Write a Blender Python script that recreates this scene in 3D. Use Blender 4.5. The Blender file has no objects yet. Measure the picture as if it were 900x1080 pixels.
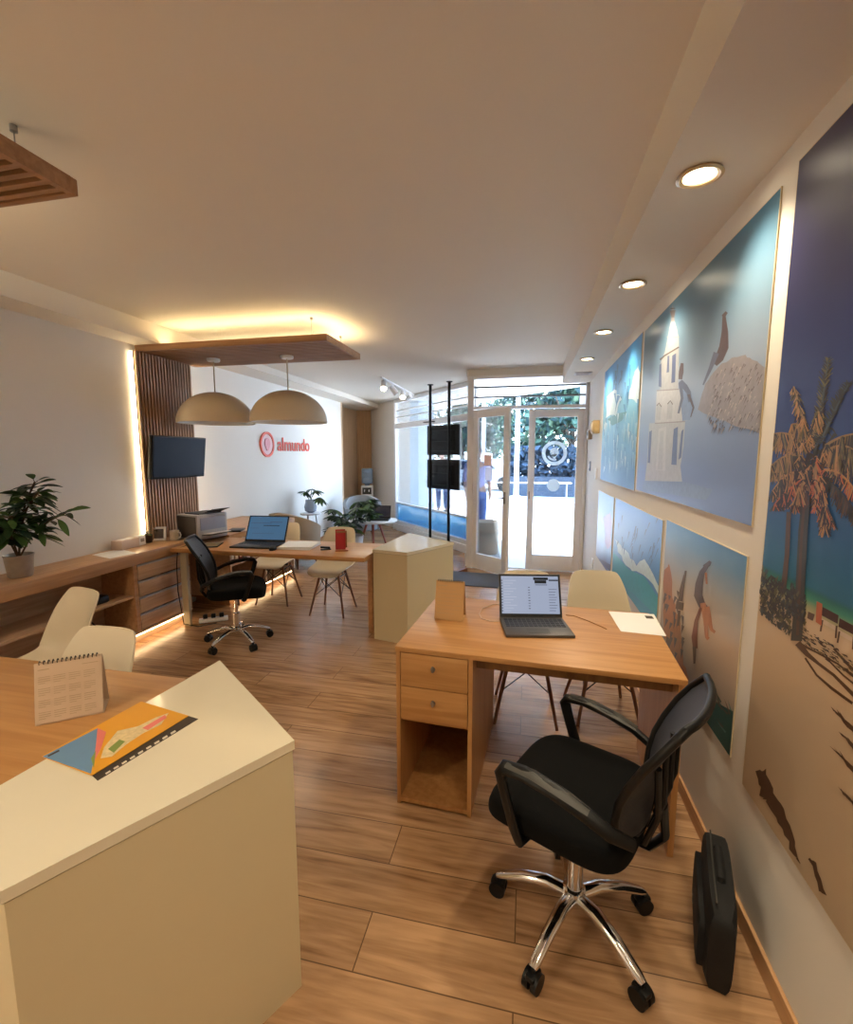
import bpy, bmesh, math, random
from mathutils import Vector, Matrix
R = math.radians
C = bpy.context.scene.collection
rnd = random.Random(7)

# ------------------------------------------------------------------ materials
def lin(c):
    return tuple(((x/255)/12.92 if x/255 <= .04045 else ((x/255+.055)/1.055)**2.4) for x in c)
MATS = {}
def nodes(name):
    m = bpy.data.materials.new(name); m.use_nodes = True
    nt = m.node_tree; b = nt.nodes['Principled BSDF']
    return m, nt, b
def mat(name, rgb, rough=.5, metal=0., var=.06, scale=12., bump=0., spec=.5, coat=0., trans=0., emit=None, es=0., ior=1.45):
    """plain principled surface with a little procedural tone variation"""
    if name in MATS: return MATS[name]
    m, nt, b = nodes(name)
    c = lin(rgb)
    tc = nt.nodes.new('ShaderNodeTexCoord'); nz = nt.nodes.new('ShaderNodeTexNoise')
    nz.inputs['Scale'].default_value = scale; nz.inputs['Detail'].default_value = 3
    nt.links.new(tc.outputs['Object'], nz.inputs['Vector'])
    mx = nt.nodes.new('ShaderNodeMix'); mx.data_type = 'RGBA'
    mx.inputs[6].default_value = (*[min(1, x*(1-var)) for x in c], 1)
    mx.inputs[7].default_value = (*[min(1, x*(1+var)) for x in c], 1)
    nt.links.new(nz.outputs['Fac'], mx.inputs[0]); nt.links.new(mx.outputs[2], b.inputs['Base Color'])
    b.inputs['Roughness'].default_value = rough; b.inputs['Metallic'].default_value = metal
    b.inputs['Specular IOR Level'].default_value = spec; b.inputs['Coat Weight'].default_value = coat
    b.inputs['Transmission Weight'].default_value = trans; b.inputs['IOR'].default_value = ior
    if bump:
        bp = nt.nodes.new('ShaderNodeBump'); bp.inputs['Strength'].default_value = bump; bp.inputs['Distance'].default_value = .002
        nt.links.new(nz.outputs['Fac'], bp.inputs['Height']); nt.links.new(bp.outputs['Normal'], b.inputs['Normal'])
    if emit:
        b.inputs['Emission Color'].default_value = (*emit, 1); b.inputs['Emission Strength'].default_value = es
    MATS[name] = m; return m
def wood(name, a, bcol, axis='X', rough=.42, sc=1.0):
    if name in MATS: return MATS[name]
    m, nt, b = nodes(name)
    tc = nt.nodes.new('ShaderNodeTexCoord'); mp = nt.nodes.new('ShaderNodeMapping')
    s = {'X': (1.2, 22, 22), 'Y': (22, 1.2, 22), 'Z': (22, 22, 1.2)}[axis]
    mp.inputs['Scale'].default_value = tuple(x*sc for x in s)
    nz = nt.nodes.new('ShaderNodeTexNoise'); nz.inputs['Scale'].default_value = 1.6; nz.inputs['Detail'].default_value = 6
    nz.inputs['Distortion'].default_value = .6
    rp = nt.nodes.new('ShaderNodeValToRGB')
    rp.color_ramp.elements[0].position = .3; rp.color_ramp.elements[0].color = (*lin(bcol), 1)
    rp.color_ramp.elements[1].position = .7; rp.color_ramp.elements[1].color = (*lin(a), 1)
    nt.links.new(tc.outputs['Object'], mp.inputs['Vector']); nt.links.new(mp.outputs['Vector'], nz.inputs['Vector'])
    nt.links.new(nz.outputs['Fac'], rp.inputs['Fac']); nt.links.new(rp.outputs['Color'], b.inputs['Base Color'])
    b.inputs['Roughness'].default_value = rough
    MATS[name] = m; return m
def glow(name, rgb, strength):
    if name in MATS: return MATS[name]
    m, nt, b = nodes(name)
    b.inputs['Base Color'].default_value = (*rgb, 1)
    b.inputs['Emission Color'].default_value = (*rgb, 1); b.inputs['Emission Strength'].default_value = strength
    MATS[name] = m; return m
def glass(name, tint=(1, 1, 1), alpha=.12, rough=.02):
    """thin clear pane: mostly see-through with a gloss reflection"""
    if name in MATS: return MATS[name]
    m = bpy.data.materials.new(name); m.use_nodes = True; nt = m.node_tree
    nt.nodes.remove(nt.nodes['Principled BSDF'])
    out = nt.nodes['Material Output']
    t = nt.nodes.new('ShaderNodeBsdfTransparent'); t.inputs['Color'].default_value = (*tint, 1)
    g = nt.nodes.new('ShaderNodeBsdfGlossy'); g.inputs['Roughness'].default_value = rough
    f = nt.nodes.new('ShaderNodeFresnel'); f.inputs['IOR'].default_value = 1.45
    mt = nt.nodes.new('ShaderNodeMath'); mt.operation = 'MULTIPLY'; mt.inputs[1].default_value = .8
    mx = nt.nodes.new('ShaderNodeMixShader')
    nt.links.new(f.outputs['Fac'], mt.inputs[0]); nt.links.new(mt.outputs[0], mx.inputs['Fac'])
    nt.links.new(t.outputs[0], mx.inputs[1]); nt.links.new(g.outputs[0], mx.inputs[2]); nt.links.new(mx.outputs[0], out.inputs['Surface'])
    MATS[name] = m; return m
def ramp_print(name, stops, z0, z1, rough=.32, noise=.25, nscale=5., axis=2):
    """printed picture: colour bands across the board's own height"""
    m, nt, b = nodes(name)
    tc = nt.nodes.new('ShaderNodeTexCoord'); sp = nt.nodes.new('ShaderNodeSeparateXYZ')
    nz = nt.nodes.new('ShaderNodeTexNoise'); nz.inputs['Scale'].default_value = nscale; nz.inputs['Detail'].default_value = 4
    mr = nt.nodes.new('ShaderNodeMapRange'); mr.inputs['From Min'].default_value = z0; mr.inputs['From Max'].default_value = z1
    ad = nt.nodes.new('ShaderNodeMath'); ad.operation = 'MULTIPLY_ADD'; ad.inputs[1].default_value = noise; 
    sb = nt.nodes.new('ShaderNodeMath'); sb.operation = 'SUBTRACT'; sb.inputs[1].default_value = noise*.5
    rp = nt.nodes.new('ShaderNodeValToRGB'); el = rp.color_ramp.elements
    for i, (p, c) in enumerate(stops):
        e = el[i] if i < 2 else el.new(p)
        e.position = p; e.color = (*lin(c), 1)
    nt.links.new(tc.outputs['Object'], sp.inputs[0]); nt.links.new(tc.outputs['Object'], nz.inputs['Vector'])
    nt.links.new(sp.outputs[axis], mr.inputs['Value'])
    nt.links.new(nz.outputs['Fac'], ad.inputs[0]); nt.links.new(mr.outputs[0], ad.inputs[2])
    nt.links.new(ad.outputs[0], sb.inputs[0]); nt.links.new(sb.outputs[0], rp.inputs['Fac'])
    nt.links.new(rp.outputs['Color'], b.inputs['Base Color']); b.inputs['Roughness'].default_value = rough+.08; b.inputs['Specular IOR Level'].default_value = .28
    return m

WHITE_WALL = mat('wall_paint', (226, 221, 214), .75, var=.02, scale=3)
CEIL = mat('ceiling_paint', (222, 214, 202), .8, var=.02, scale=2)
WHITE_LAM = mat('white_laminate', (208, 194, 160), .5, var=.015, spec=.3)
WHITE_TOP = mat('white_gloss_top', (226, 216, 192), .12, var=.015)
WHITE_EDGE = mat('white_edge', (190, 178, 150), .4, var=.02)
OAK = wood('oak_laminate', (196, 146, 92), (174, 122, 70), 'X', .38)
OAKZ = wood('oak_laminate_upright', (190, 140, 88), (168, 116, 66), 'Z', .42)
OAKY = wood('oak_counter', (196, 152, 108), (172, 126, 84), 'Y', .38)
OAKG = wood('greyed_oak', (206, 172, 140), (180, 146, 114), 'Y', .45)
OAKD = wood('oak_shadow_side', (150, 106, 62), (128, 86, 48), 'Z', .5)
WALNUT = wood('slat_wood', (176, 138, 104), (150, 112, 82), 'Z', .5)
WALNUTX = wood('canopy_wood', (174, 132, 94), (146, 106, 72), 'X', .5)
BACKING = mat('dark_backing', (46, 32, 22), .8)
BLACK = mat('black_plastic', (13, 13, 14), .42, var=.1, spec=.35)
FABRIC = mat('black_fabric', (9, 9, 10), .9, var=.25, scale=180, bump=.3, spec=.2)
MESHB = mat('charcoal_mesh', (46, 49, 58), .55, var=.2, scale=260, bump=.5)
GREYP = mat('grey_plastic', (62, 60, 56), .5)
CHROME = mat('chrome', (225, 225, 228), .12, 1., var=.02)
ALU = mat('brushed_aluminium', (150, 148, 150), .35, .8)
SHELL = mat('ivory_shell', (228, 214, 180), .35, var=.02)
SHELLW = mat('cream_shell', (220, 206, 180), .38, var=.02)
LEGW = wood('beech_leg', (132, 84, 52), (104, 62, 38), 'Z', .45)
WIRE = mat('dark_wire', (30, 26, 24), .4, .6)
SCREEN_DARK = mat('screen_dark', (22, 30, 46), .3, var=.15, scale=2, spec=.12)
PAPER = mat('paper', (222, 210, 192), .7, var=.02)
PAPERW = mat('white_paper', (236, 234, 232), .6, var=.02)
INK = mat('ink', (70, 62, 58), .7)
INKL = mat('light_ink', (176, 152, 122), .7)
FRAMEW = mat('white_painted_metal', (240, 238, 238), .4, var=.02)
PANE = glass('window_glass')
LEAF = mat('leaf_green', (40, 64, 30), .45, var=.35, scale=9)
LEAFL = mat('leaf_light', (70, 100, 48), .45, var=.3, scale=9)
LEAFD = mat('leaf_deep', (28, 52, 36), .45, var=.3, scale=9)
STEM = mat('stem_brown', (84, 62, 40), .7)
RED = mat('coral_red', (212, 44, 38), .5)
WARM = (1., .70, .36)
LED = glow('led_strip', (1., .76, .42), 14)
LEDU = glow('cove_led', (1., .74, .38), 46)
LEDV = glow('warm_cove_led', (1., .80, .50), 150)
LEDB = glow('bright_led_strip', (1., .78, .46), 26)
LAMP = glow('lamp_disc', (1., .86, .62), 22)

def translucent(m, f=.6):
    """let daylight come through a thin printed film"""
    nt = m.node_tree; b = nt.nodes['Principled BSDF']; out = nt.nodes['Material Output']
    t = nt.nodes.new('ShaderNodeBsdfTranslucent'); mx = nt.nodes.new('ShaderNodeMixShader'); mx.inputs['Fac'].default_value = f
    src = b.inputs['Base Color'].links[0].from_socket; nt.links.new(src, t.inputs['Color'])
    nt.links.new(b.outputs[0], mx.inputs[1]); nt.links.new(t.outputs[0], mx.inputs[2]); nt.links.new(mx.outputs[0], out.inputs['Surface'])
    return m
# ------------------------------------------------------------------ mesh builder
class MB:
    def __init__(s): s.bm = bmesh.new(); s.mi = 0
    def m(s, i): s.mi = i; return s
    def _fin(s, faces):
        for f in faces: f.material_index = s.mi
    def box(s, c, d, rz=0, bev=0, M=None, seg=2):
        mt = Matrix.Translation(c) @ Matrix.Rotation(rz, 4, 'Z') @ (M or Matrix.Identity(4)) @ Matrix.Diagonal((*d, 1))
        b = bmesh.new(); bmesh.ops.create_cube(b, size=1, matrix=mt)
        if bev: bmesh.ops.bevel(b, geom=list(b.edges), offset=bev, segments=seg, profile=.5, affect='EDGES')
        s._merge(b); return s
    def _merge(s, b):
        for f in b.faces: f.material_index = s.mi
        me = bpy.data.meshes.new('tmp'); b.to_mesh(me); b.free()
        s.bm.from_mesh(me); bpy.data.meshes.remove(me)
    def bb(s, x0, x1, y0, y1, z0, z1, bev=0):
        return s.box(((x0+x1)/2, (y0+y1)/2, (z0+z1)/2), (x1-x0, y1-y0, z1-z0), bev=bev)
    def cyl(s, p0, p1, r0, r1=None, seg=16):
        return s.tube([p0, p1], [r0, r0 if r1 is None else r1], seg)
    def tube(s, pts, r, seg=10, flat=None, closed=False):
        pts = [Vector(p) for p in pts]; n = len(pts)
        rs = r if isinstance(r, (list, tuple)) else [r]*n
        up = Vector((0, 0, 1)); rings = []; prev = None
        for i, p in enumerate(pts):
            if closed: t = (pts[(i+1) % n]-pts[i-1]).normalized()
            else: t = (pts[min(i+1, n-1)]-pts[max(i-1, 0)]).normalized()
            if prev is None:
                a = t.cross(up)
                if a.length < .05: a = t.cross(Vector((1, 0, 0)))
                a.normalize()
            else:
                a = prev - t*prev.dot(t); a.normalize()
            prev = a; bn = t.cross(a)
            f1, f2 = (1, 1) if not flat else flat
            rings.append([s.bm.verts.new(p + a*math.cos(2*math.pi*k/seg)*rs[i]*f1 + bn*math.sin(2*math.pi*k/seg)*rs[i]*f2) for k in range(seg)])
        fs = []
        m_ = n if closed else n-1
        for i in range(m_):
            A, B = rings[i], rings[(i+1) % n]
            for k in range(seg):
                fs.append(s.bm.faces.new((A[k], A[(k+1) % seg], B[(k+1) % seg], B[k])))
        if not closed:
            fs.append(s.bm.faces.new(rings[0][::-1])); fs.append(s.bm.faces.new(rings[-1]))
        s._fin(fs); return s
    def lathe(s, prof, c=(0, 0, 0), seg=32, cap0=True, cap1=True, sx=1, sy=1, M=None):
        rings = []
        for r, z in prof:
            ring = []
            for k in range(seg):
                a = 2*math.pi*k/seg
                v = Vector((r*math.cos(a)*sx, r*math.sin(a)*sy, z))
                if M: v = M @ v
                ring.append(s.bm.verts.new(v+Vector(c)))
            rings.append(ring)
        fs = []
        for A, B in zip(rings, rings[1:]):
            for k in range(seg): fs.append(s.bm.faces.new((A[k], A[(k+1) % seg], B[(k+1) % seg], B[k])))
        if cap0: fs.append(s.bm.faces.new(rings[0][::-1]))
        if cap1: fs.append(s.bm.faces.new(rings[-1]))
        s._fin(fs); return s
    def prism(s, poly, h, M=None, z0=0):
        """2-D outline extruded z0..z0+h, placed by M"""
        b = bmesh.new(); M = M or Matrix.Identity(4)
        lo = [b.verts.new(M @ Vector((x, y, z0))) for x, y in poly]; hi = [b.verts.new(M @ Vector((x, y, z0+h))) for x, y in poly]
        n = len(poly)
        b.faces.new(lo[::-1]); b.faces.new(hi)
        for k in range(n): b.faces.new((lo[k], lo[(k+1) % n], hi[(k+1) % n], hi[k]))
        bmesh.ops.recalc_face_normals(b, faces=b.faces)
        s._merge(b); return s
    def face(s, pts):
        f = s.bm.faces.new([s.bm.verts.new(p) for p in pts]); f.material_index = s.mi; return s
    def grid(s, fn, nu, nv, thick=0):
        b = bmesh.new()
        V = [[b.verts.new(fn(i/nu, j/nv)) for j in range(nv+1)] for i in range(nu+1)]
        for i in range(nu):
            for j in range(nv): b.faces.new((V[i][j], V[i+1][j], V[i+1][j+1], V[i][j+1]))
        if thick:
            bmesh.ops.recalc_face_normals(b, faces=b.faces)
            bmesh.ops.solidify(b, geom=list(b.faces), thickness=thick)
        s._merge(b); return s
    def build(s, name, mats, parent=None, smooth=True, recalc=True, loc=None):
        if recalc: bmesh.ops.recalc_face_normals(s.bm, faces=s.bm.faces)
        me = bpy.data.meshes.new(name); s.bm.to_mesh(me); s.bm.free()
        for m in (mats if isinstance(mats, (list, tuple)) else [mats]): me.materials.append(m)
        if smooth:
            for p in me.polygons: p.use_smooth = True
            me.set_sharp_from_angle(angle=R(38))
        o = bpy.data.objects.new(name, me); C.objects.link(o)
        if parent: o.parent = parent
        if loc: o.location = loc
        return o
def thing(name, label, cat, loc=(0, 0, 0), rz=0, group=None):
    o = bpy.data.objects.new(name, None); C.objects.link(o); o.empty_display_size = .1
    o.location = loc; o.rotation_euler = (0, 0, rz); return tag(o, label, cat, group)
def tag(o, label, cat, group=None, kind=None):
    o['label'] = label; o['category'] = cat
    if group: o['group'] = group
    if kind: o['kind'] = kind
    return o
def struct(o, label=None):
    o['kind'] = 'structure'
    if label: o['label'] = label
    return o
def kids(o): return [c for c in bpy.data.objects if c.parent == o]
def copy_tree(o, parent=None):
    c = o.copy(); C.objects.link(c)
    if parent: c.parent = parent
    for ch in kids(o): copy_tree(ch, c)
    return c
def text_mesh(mb, txt, size, M, depth=.004, mi=0, align='LEFT', bold=0.):
    cu = bpy.data.curves.new('txt', 'FONT'); cu.body = txt; cu.size = size; cu.extrude = depth/2; cu.align_x = align; cu.offset = bold
    cu.resolution_u = 4
    o = bpy.data.objects.new('txt', cu); C.objects.link(o)
    dg = bpy.context.evaluated_depsgraph_get(); dg.update()
    me = bpy.data.meshes.new_from_object(o.evaluated_get(dg))
    b = bmesh.new(); b.from_mesh(me)
    for v in b.verts: v.co = M @ v.co
    old = mb.mi; mb.mi = mi; mb._merge(b); mb.mi = old
    bpy.data.objects.remove(o); bpy.data.curves.remove(cu); bpy.data.meshes.remove(me)

# ------------------------------------------------------------------ camera
F = 485.; TH = R(7.0523); YW = R(12.35); H = 1.56
cam_d = bpy.data.cameras.new('camera'); cam = bpy.data.objects.new('camera', cam_d); C.objects.link(cam)
cam_d.sensor_fit = 'HORIZONTAL'; cam_d.sensor_width = 36; cam_d.lens = 36*F/900; cam_d.clip_start = .02; cam_d.clip_end = 300
cam.location = (0, 0, H); cam.rotation_euler = (math.pi/2-TH, 0, YW)
bpy.context.scene.camera = cam
def ray(u, v):
    x = (u-450)/F; y = (540-v)/F
    fy = math.cos(TH)+y*math.sin(TH); z = -math.sin(TH)+y*math.cos(TH)
    return x*math.cos(YW)-fy*math.sin(YW), x*math.sin(YW)+fy*math.cos(YW), z
def onx(u, v, X):
    r = ray(u, v); t = X/r[0]; return r[1]*t, H+r[2]*t
def onz(u, v, Z):
    r = ray(u, v); t = (Z-H)/r[2]; return r[0]*t, r[1]*t

# ------------------------------------------------------------------ room shell
XL, XR, ZC, ZS, ZB = -3.46, .74, 2.69, 2.47, 2.535     # left wall, right wall, ceiling, right soffit, left soffit
YF, YB = 6.3, -1.6
def floor_mat():
    m, nt, b = nodes('oak_plank_floor')
    N = nt.nodes.new; L = nt.links.new
    tc = N('ShaderNodeTexCoord')
    br = N('ShaderNodeTexBrick'); br.offset = .37; br.offset_frequency = 2; br.squash = 1
    br.inputs['Scale'].default_value = 1; br.inputs['Brick Width'].default_value = 1.3; br.inputs['Row Height'].default_value = .19
    br.inputs['Mortar Size'].default_value = .0022; br.inputs['Mortar Smooth'].default_value = .2; br.inputs['Bias'].default_value = 0
    br.inputs['Color1'].default_value = (0, 0, 0, 1); br.inputs['Color2'].default_value = (1, 1, 1, 1); br.inputs['Mortar'].default_value = (.5, .5, .5, 1)
    L(tc.outputs['Object'], br.inputs['Vector'])
    # shift the grain per plank
    sh = N('ShaderNodeVectorMath'); sh.operation = 'MULTIPLY_ADD'
    L(br.outputs['Color'], sh.inputs[0]); sh.inputs[1].default_value = (7, 3.1, 0); L(tc.outputs['Object'], sh.inputs[2])
    mp = N('ShaderNodeMapping'); mp.inputs['Scale'].default_value = (1.1, 11, 1); L(sh.outputs[0], mp.inputs['Vector'])
    n1 = N('ShaderNodeTexNoise'); n1.inputs['Scale'].default_value = 1.7; n1.inputs['Detail'].default_value = 7; n1.inputs['Distortion'].default_value = 1.1
    L(mp.outputs[0], n1.inputs['Vector'])
    mp2 = N('ShaderNodeMapping'); mp2.inputs['Scale'].default_value = (2.2, 26, 1); L(sh.outputs[0], mp2.inputs['Vector'])
    n2 = N('ShaderNodeTexNoise'); n2.inputs['Scale'].default_value = 2.2; n2.inputs['Detail'].default_value = 5
    L(mp2.outputs[0], n2.inputs['Vector'])
    a = N('ShaderNodeMath'); a.operation = 'MULTIPLY_ADD'; a.inputs[1].default_value = .45; L(n2.outputs['Fac'], a.inputs[0])
    L(n1.outputs['Fac'], a.inputs[2])
    a2 = N('ShaderNodeMath'); a2.operation = 'MULTIPLY_ADD'; a2.inputs[1].default_value = .16; L(br.outputs['Color'], a2.inputs[0]); L(a.outputs[0], a2.inputs[2])
    rp = N('ShaderNodeValToRGB'); e = rp.color_ramp.elements
    e[0].position = .5; e[0].color = (*lin((116, 84, 58)), 1); e[1].position = 1.0; e[1].color = (*lin((190, 150, 112)), 1)
    x = e.new(.72); x.color = (*lin((160, 122, 88)), 1)
    L(a2.outputs[0], rp.inputs['Fac'])
    mx = N('ShaderNodeMix'); mx.data_type = 'RGBA'; L(br.outputs['Fac'], mx.inputs[0]); L(rp.outputs['Color'], mx.inputs[6]); mx.inputs[7].default_value = (*lin((104, 78, 56)), 1)
    L(mx.outputs[2], b.inputs['Base Color'])
    b.inputs['Roughness'].default_value = .27; b.inputs['Specular IOR Level'].default_value = .5
    bp = N('ShaderNodeBump'); bp.inputs['Strength'].default_value = .12; bp.inputs['Distance'].default_value = .002
    L(a.outputs[0], bp.inputs['Height']); L(bp.outputs[0], b.inputs['Normal'])
    return m
# window line (oblique shop front)
W0 = Vector((-.80, 7.16)); WD = Vector((-.655, .756)).normalized(); WLEN = 3.0
W1 = W0+WD*WLEN
floor_poly = [(XR, YB), (XR, YF+.05), (-.80, YF+.05), tuple(W0), tuple(W0+WD*4.5), (-4.1, 10.8), (-4.1, 8.7), (-3.70, 8.7), (-3.70, YB)]
f = MB().prism(floor_poly, .1, z0=-.1).build('floor', floor_mat(), smooth=False); struct(f)
c = MB().prism(floor_poly, .12, z0=ZC).build('ceiling', CEIL, smooth=False); struct(c)
XW = -3.68      # the wall steps back behind the slatted panel
struct(MB().bb(XW-.12, XL, YB, 4.25, 0, ZC).bb(XW-.12, XW, 4.25, 8.78, 0, ZC).build('wall_left', WHITE_WALL, smooth=False))
struct(MB().bb(XR, XR+.12, YB, YF+.1, 0, ZC).build('wall_right', WHITE_WALL, smooth=False))
struct(MB().bb(XL-.12, XR+.12, YB-.12, YB, 0, ZC).build('wall_back', WHITE_WALL, smooth=False))
struct(MB().bb(-.80, XR, YF-.02, YF+.06, 2.6, ZC).bb(.70, XR, YF-.03, YF+.05, 0, 2.6).build('wall_front', WHITE_WALL, smooth=False))
# soffits
struct(MB().bb(.405, XR, YB, YF-.02, ZS, ZC).build('trim_1', CEIL, smooth=False))
struct(MB().bb(XL, -3.19, YB, 4.25, ZB, ZC).bb(XW, -3.30, 4.25, 8.78, ZB+.07, ZC).bb(-4.1, -3.30, 8.78, 10.7, ZB+.07, ZC).build('trim_2', CEIL, smooth=False))
struct(MB().bb(XR-.012, XR, YB, YF-.03, 0, .07, bev=.003).build('baseboard_right', OAKY, smooth=False))
struct(MB().bb(XW, XW+.012, 5.42, 8.78, 0, .07, bev=.003).build('baseboard_left', OAKY, smooth=False))
# alcove at the far left: beige panel, slatted end, white column
BEIGE = wood('beige_panel', (216, 186, 152), (204, 172, 138), 'Z', .5)
mb = MB().bb(-4.08, -4.0, 8.70, 10.6, 0, ZB+.07).bb(-4.0, XW-.0, 8.78, 8.86, 0, ZB+.07)
struct(mb.build('wall_alcove', BEIGE, smooth=False))
mb = MB().bb(-4.0, -3.5, 10.52, 10.6, 0, ZB+.07)
for k in range(11): mb.bb(-3.99+k*.045, -3.965+k*.045, 10.49, 10.52, 0, ZB+.07)
struct(mb.build('wall_slatted', wood('alcove_slat', (222, 184, 142), (204, 166, 126), 'Z', .5), smooth=False))
A_, B_ = W0+WD*2.96, W0+WD*4.28; N_ = Vector((WD.y, -WD.x))*.35
struct(MB().prism([tuple(A_), tuple(A_+N_), tuple(B_+N_), tuple(B_)], ZC).build('wall_column', WHITE_WALL, smooth=False))

# ------------------------------------------------------------------ shop window (oblique), door frame and leaves
wrot = math.atan2(WD.y, WD.x)
win = bpy.data.objects.new('window_1', None); C.objects.link(win); win.location = (W0.x, W0.y, 0); win.rotation_euler = (0, 0, wrot); struct(win)
WL = 2.92
mb = MB()
for z0, z1, d in ((0, .13, .16), (.13, .20, .10), (.55, .58, .05), (2.10, 2.20, .08), (2.62, ZC, .08)):
    mb.bb(0, WL, -d/2, d/2, z0, z1, bev=.003)
for x in (0, WL-.06): mb.bb(x, x+.06, -.045, .045, .2, 2.62, bev=.003)
mb.build('window_frame', FRAMEW, win)
mb = MB()
for z in (2.33, 2.46): mb.bb(.06, WL-.06, -.012, .012, z-.012, z+.012)
mb.build('glazing_bar', FRAMEW, win)
MB().bb(.06, WL-.06, -.004, .004, .2, 2.62).build('pane', PANE, win, smooth=False)
FILM = ramp_print('blue_film', [(0, (130, 186, 216)), (.5, (158, 204, 226)), (.75, (222, 236, 244)), (1, (146, 196, 222))], .2, .56, .5, 1.4, 2.2)
translucent(FILM, .75)
MB().bb(.06, WL-.06, -.010, -.006, .2, .56).build('window_film', FILM, win, smooth=False)
# the return between the door post and the oblique window
ret = MB().bb(-.83, -.77, 6.34, 7.14, 0, .2).bb(-.83, -.77, 6.34, 7.14, 2.6, ZC).bb(-.82, -.78, 6.36, 6.40, .2, 2.6).bb(-.82, -.78, 7.10, 7.14, .2, 2.6).build('window_2', FRAMEW, smooth=False); struct(ret)
MB().bb(-.803, -.797, 6.40, 7.10, .2, 2.6).build('pane', PANE, ret, smooth=False)
# door frame with transom
fr = MB().bb(-.80, -.725, YF-.05, YF+.05, 0, 2.6, bev=.004).bb(.70, .735, YF-.05, YF+.03, 0, 2.6, bev=.004)
fr.bb(-.725, .70, YF-.04, YF+.04, 2.56, 2.6, bev=.003).bb(-.725, .70, YF-.035, YF+.035, 2.165, 2.205, bev=.003)
fr = struct(fr.build('trim_3', FRAMEW))
tb = MB()
for z in (2.325, 2.455): tb.bb(-.725, .70, YF-.012, YF+.012, z-.011, z+.011)
tb.build('glazing_bar', mat('grey_bar', (130, 138, 146), .5), fr)
MB().bb(-.725, .70, YF-.003, YF+.003, 2.205, 2.56).build('pane', PANE, fr, smooth=False)
def door_leaf(name, w, loc, rz, label):
    d = bpy.data.objects.new(name, None); C.objects.link(d); d.location = loc; d.rotation_euler = (0, 0, rz); struct(d, label)
    s = .085; zt = 2.15
    m_ = MB().bb(0, s, -.022, .022, .012, zt, bev=.004).bb(w-s, w, -.022, .022, .012, zt, bev=.004)
    m_.bb(s, w-s, -.021, .021, .012, .22, bev=.003).bb(s, w-s, -.021, .021, zt-.10, zt, bev=.003)
    m_.build('door_frame', FRAMEW, d)
    MB().bb(s, w-s, -.004, .004, .22, zt-.10).build('pane', PANE, d, smooth=False)
    return d, s
dl, s = door_leaf('door_1', .63, (-.715, YF-.03, 0), R(-39), 'white glazed door leaf standing open into the room')
h = MB().cyl((.585, -.022, 1.02), (.585, -.065, 1.02), .011).tube([(.585, -.062, 1.02), (.54, -.066, 1.02), (.47, -.064, 1.018)], .009, 8)
h.box((.585, -.026, 1.02), (.032, .008, .15), bev=.003).build('handle', ALU, dl)
for z in (.25, 1.1, 1.95): MB().cyl((0, -.03, z-.05), (0, -.03, z+.05), .012).build('hinge', FRAMEW, dl)
MB().bb(.20, .335, -.0075, -.0055, 1.42, 1.56).build('sticker', translucent(mat('beige_sticker', (226, 196, 178), .6), .5), dl, smooth=False)
MB().bb(.225, .345, -.0075, -.0055, 1.23, 1.40).build('sticker', translucent(mat('pale_sticker', (232, 232, 240), .6), .5), dl, smooth=False)
dr, s = door_leaf('door_2', .695, (.003, YF, 0), 0, 'white glazed door leaf shut, with round white stickers')
STK = translucent(mat('frosted_sticker', (236, 242, 246), .6, var=.02), .6)
def ring_poly(mb, cx, cz, r0, r1, y, a0=0, a1=360, n=48, t=.002):
    P = []
    for k in range(n+1):
        a = R(a0+(a1-a0)*k/n); P.append((math.cos(a), math.sin(a)))
    for (a, b), (c_, d_) in zip(P, P[1:]):
        q = [(cx+a*r0, cz+b*r0), (cx+a*r1, cz+b*r1), (cx+c_*r1, cz+d_*r1), (cx+c_*r0, cz+d_*r0)]
        if r0 == 0: q = q[1:3]+[(cx, cz)]
        mb.prism(q, t, M=Matrix(((1, 0, 0, 0), (0, 0, 1, y), (0, 1, 0, 0), (0, 0, 0, 1))))
mb = MB(); ring_poly(mb, .335, 1.585, .115, .16, -.0075); ring_poly(mb, .335, 1.60, 0, .056, -.0075, n=24)
mb.prism([(.30, 1.57), (.37, 1.57), (.335, 1.49)], .002, M=Matrix(((1, 0, 0, 0), (0, 0, 1, -.0075), (0, 1, 0, 0), (0, 0, 0, 1))))
ring_poly(mb, .335, 1.585, .072, .098, -.0075, 205, 290, n=20)
mb.build('emblem_sticker', STK, dr, smooth=False)
mb = MB(); ring_poly(mb, .335, 1.165, 0, .082, -.0075); mb.build('round_sticker', STK, dr, smooth=False)
MB().bb(.02, .032, -.03, -.022, .98, 1.08).build('lock_plate', ALU, dr)

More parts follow.
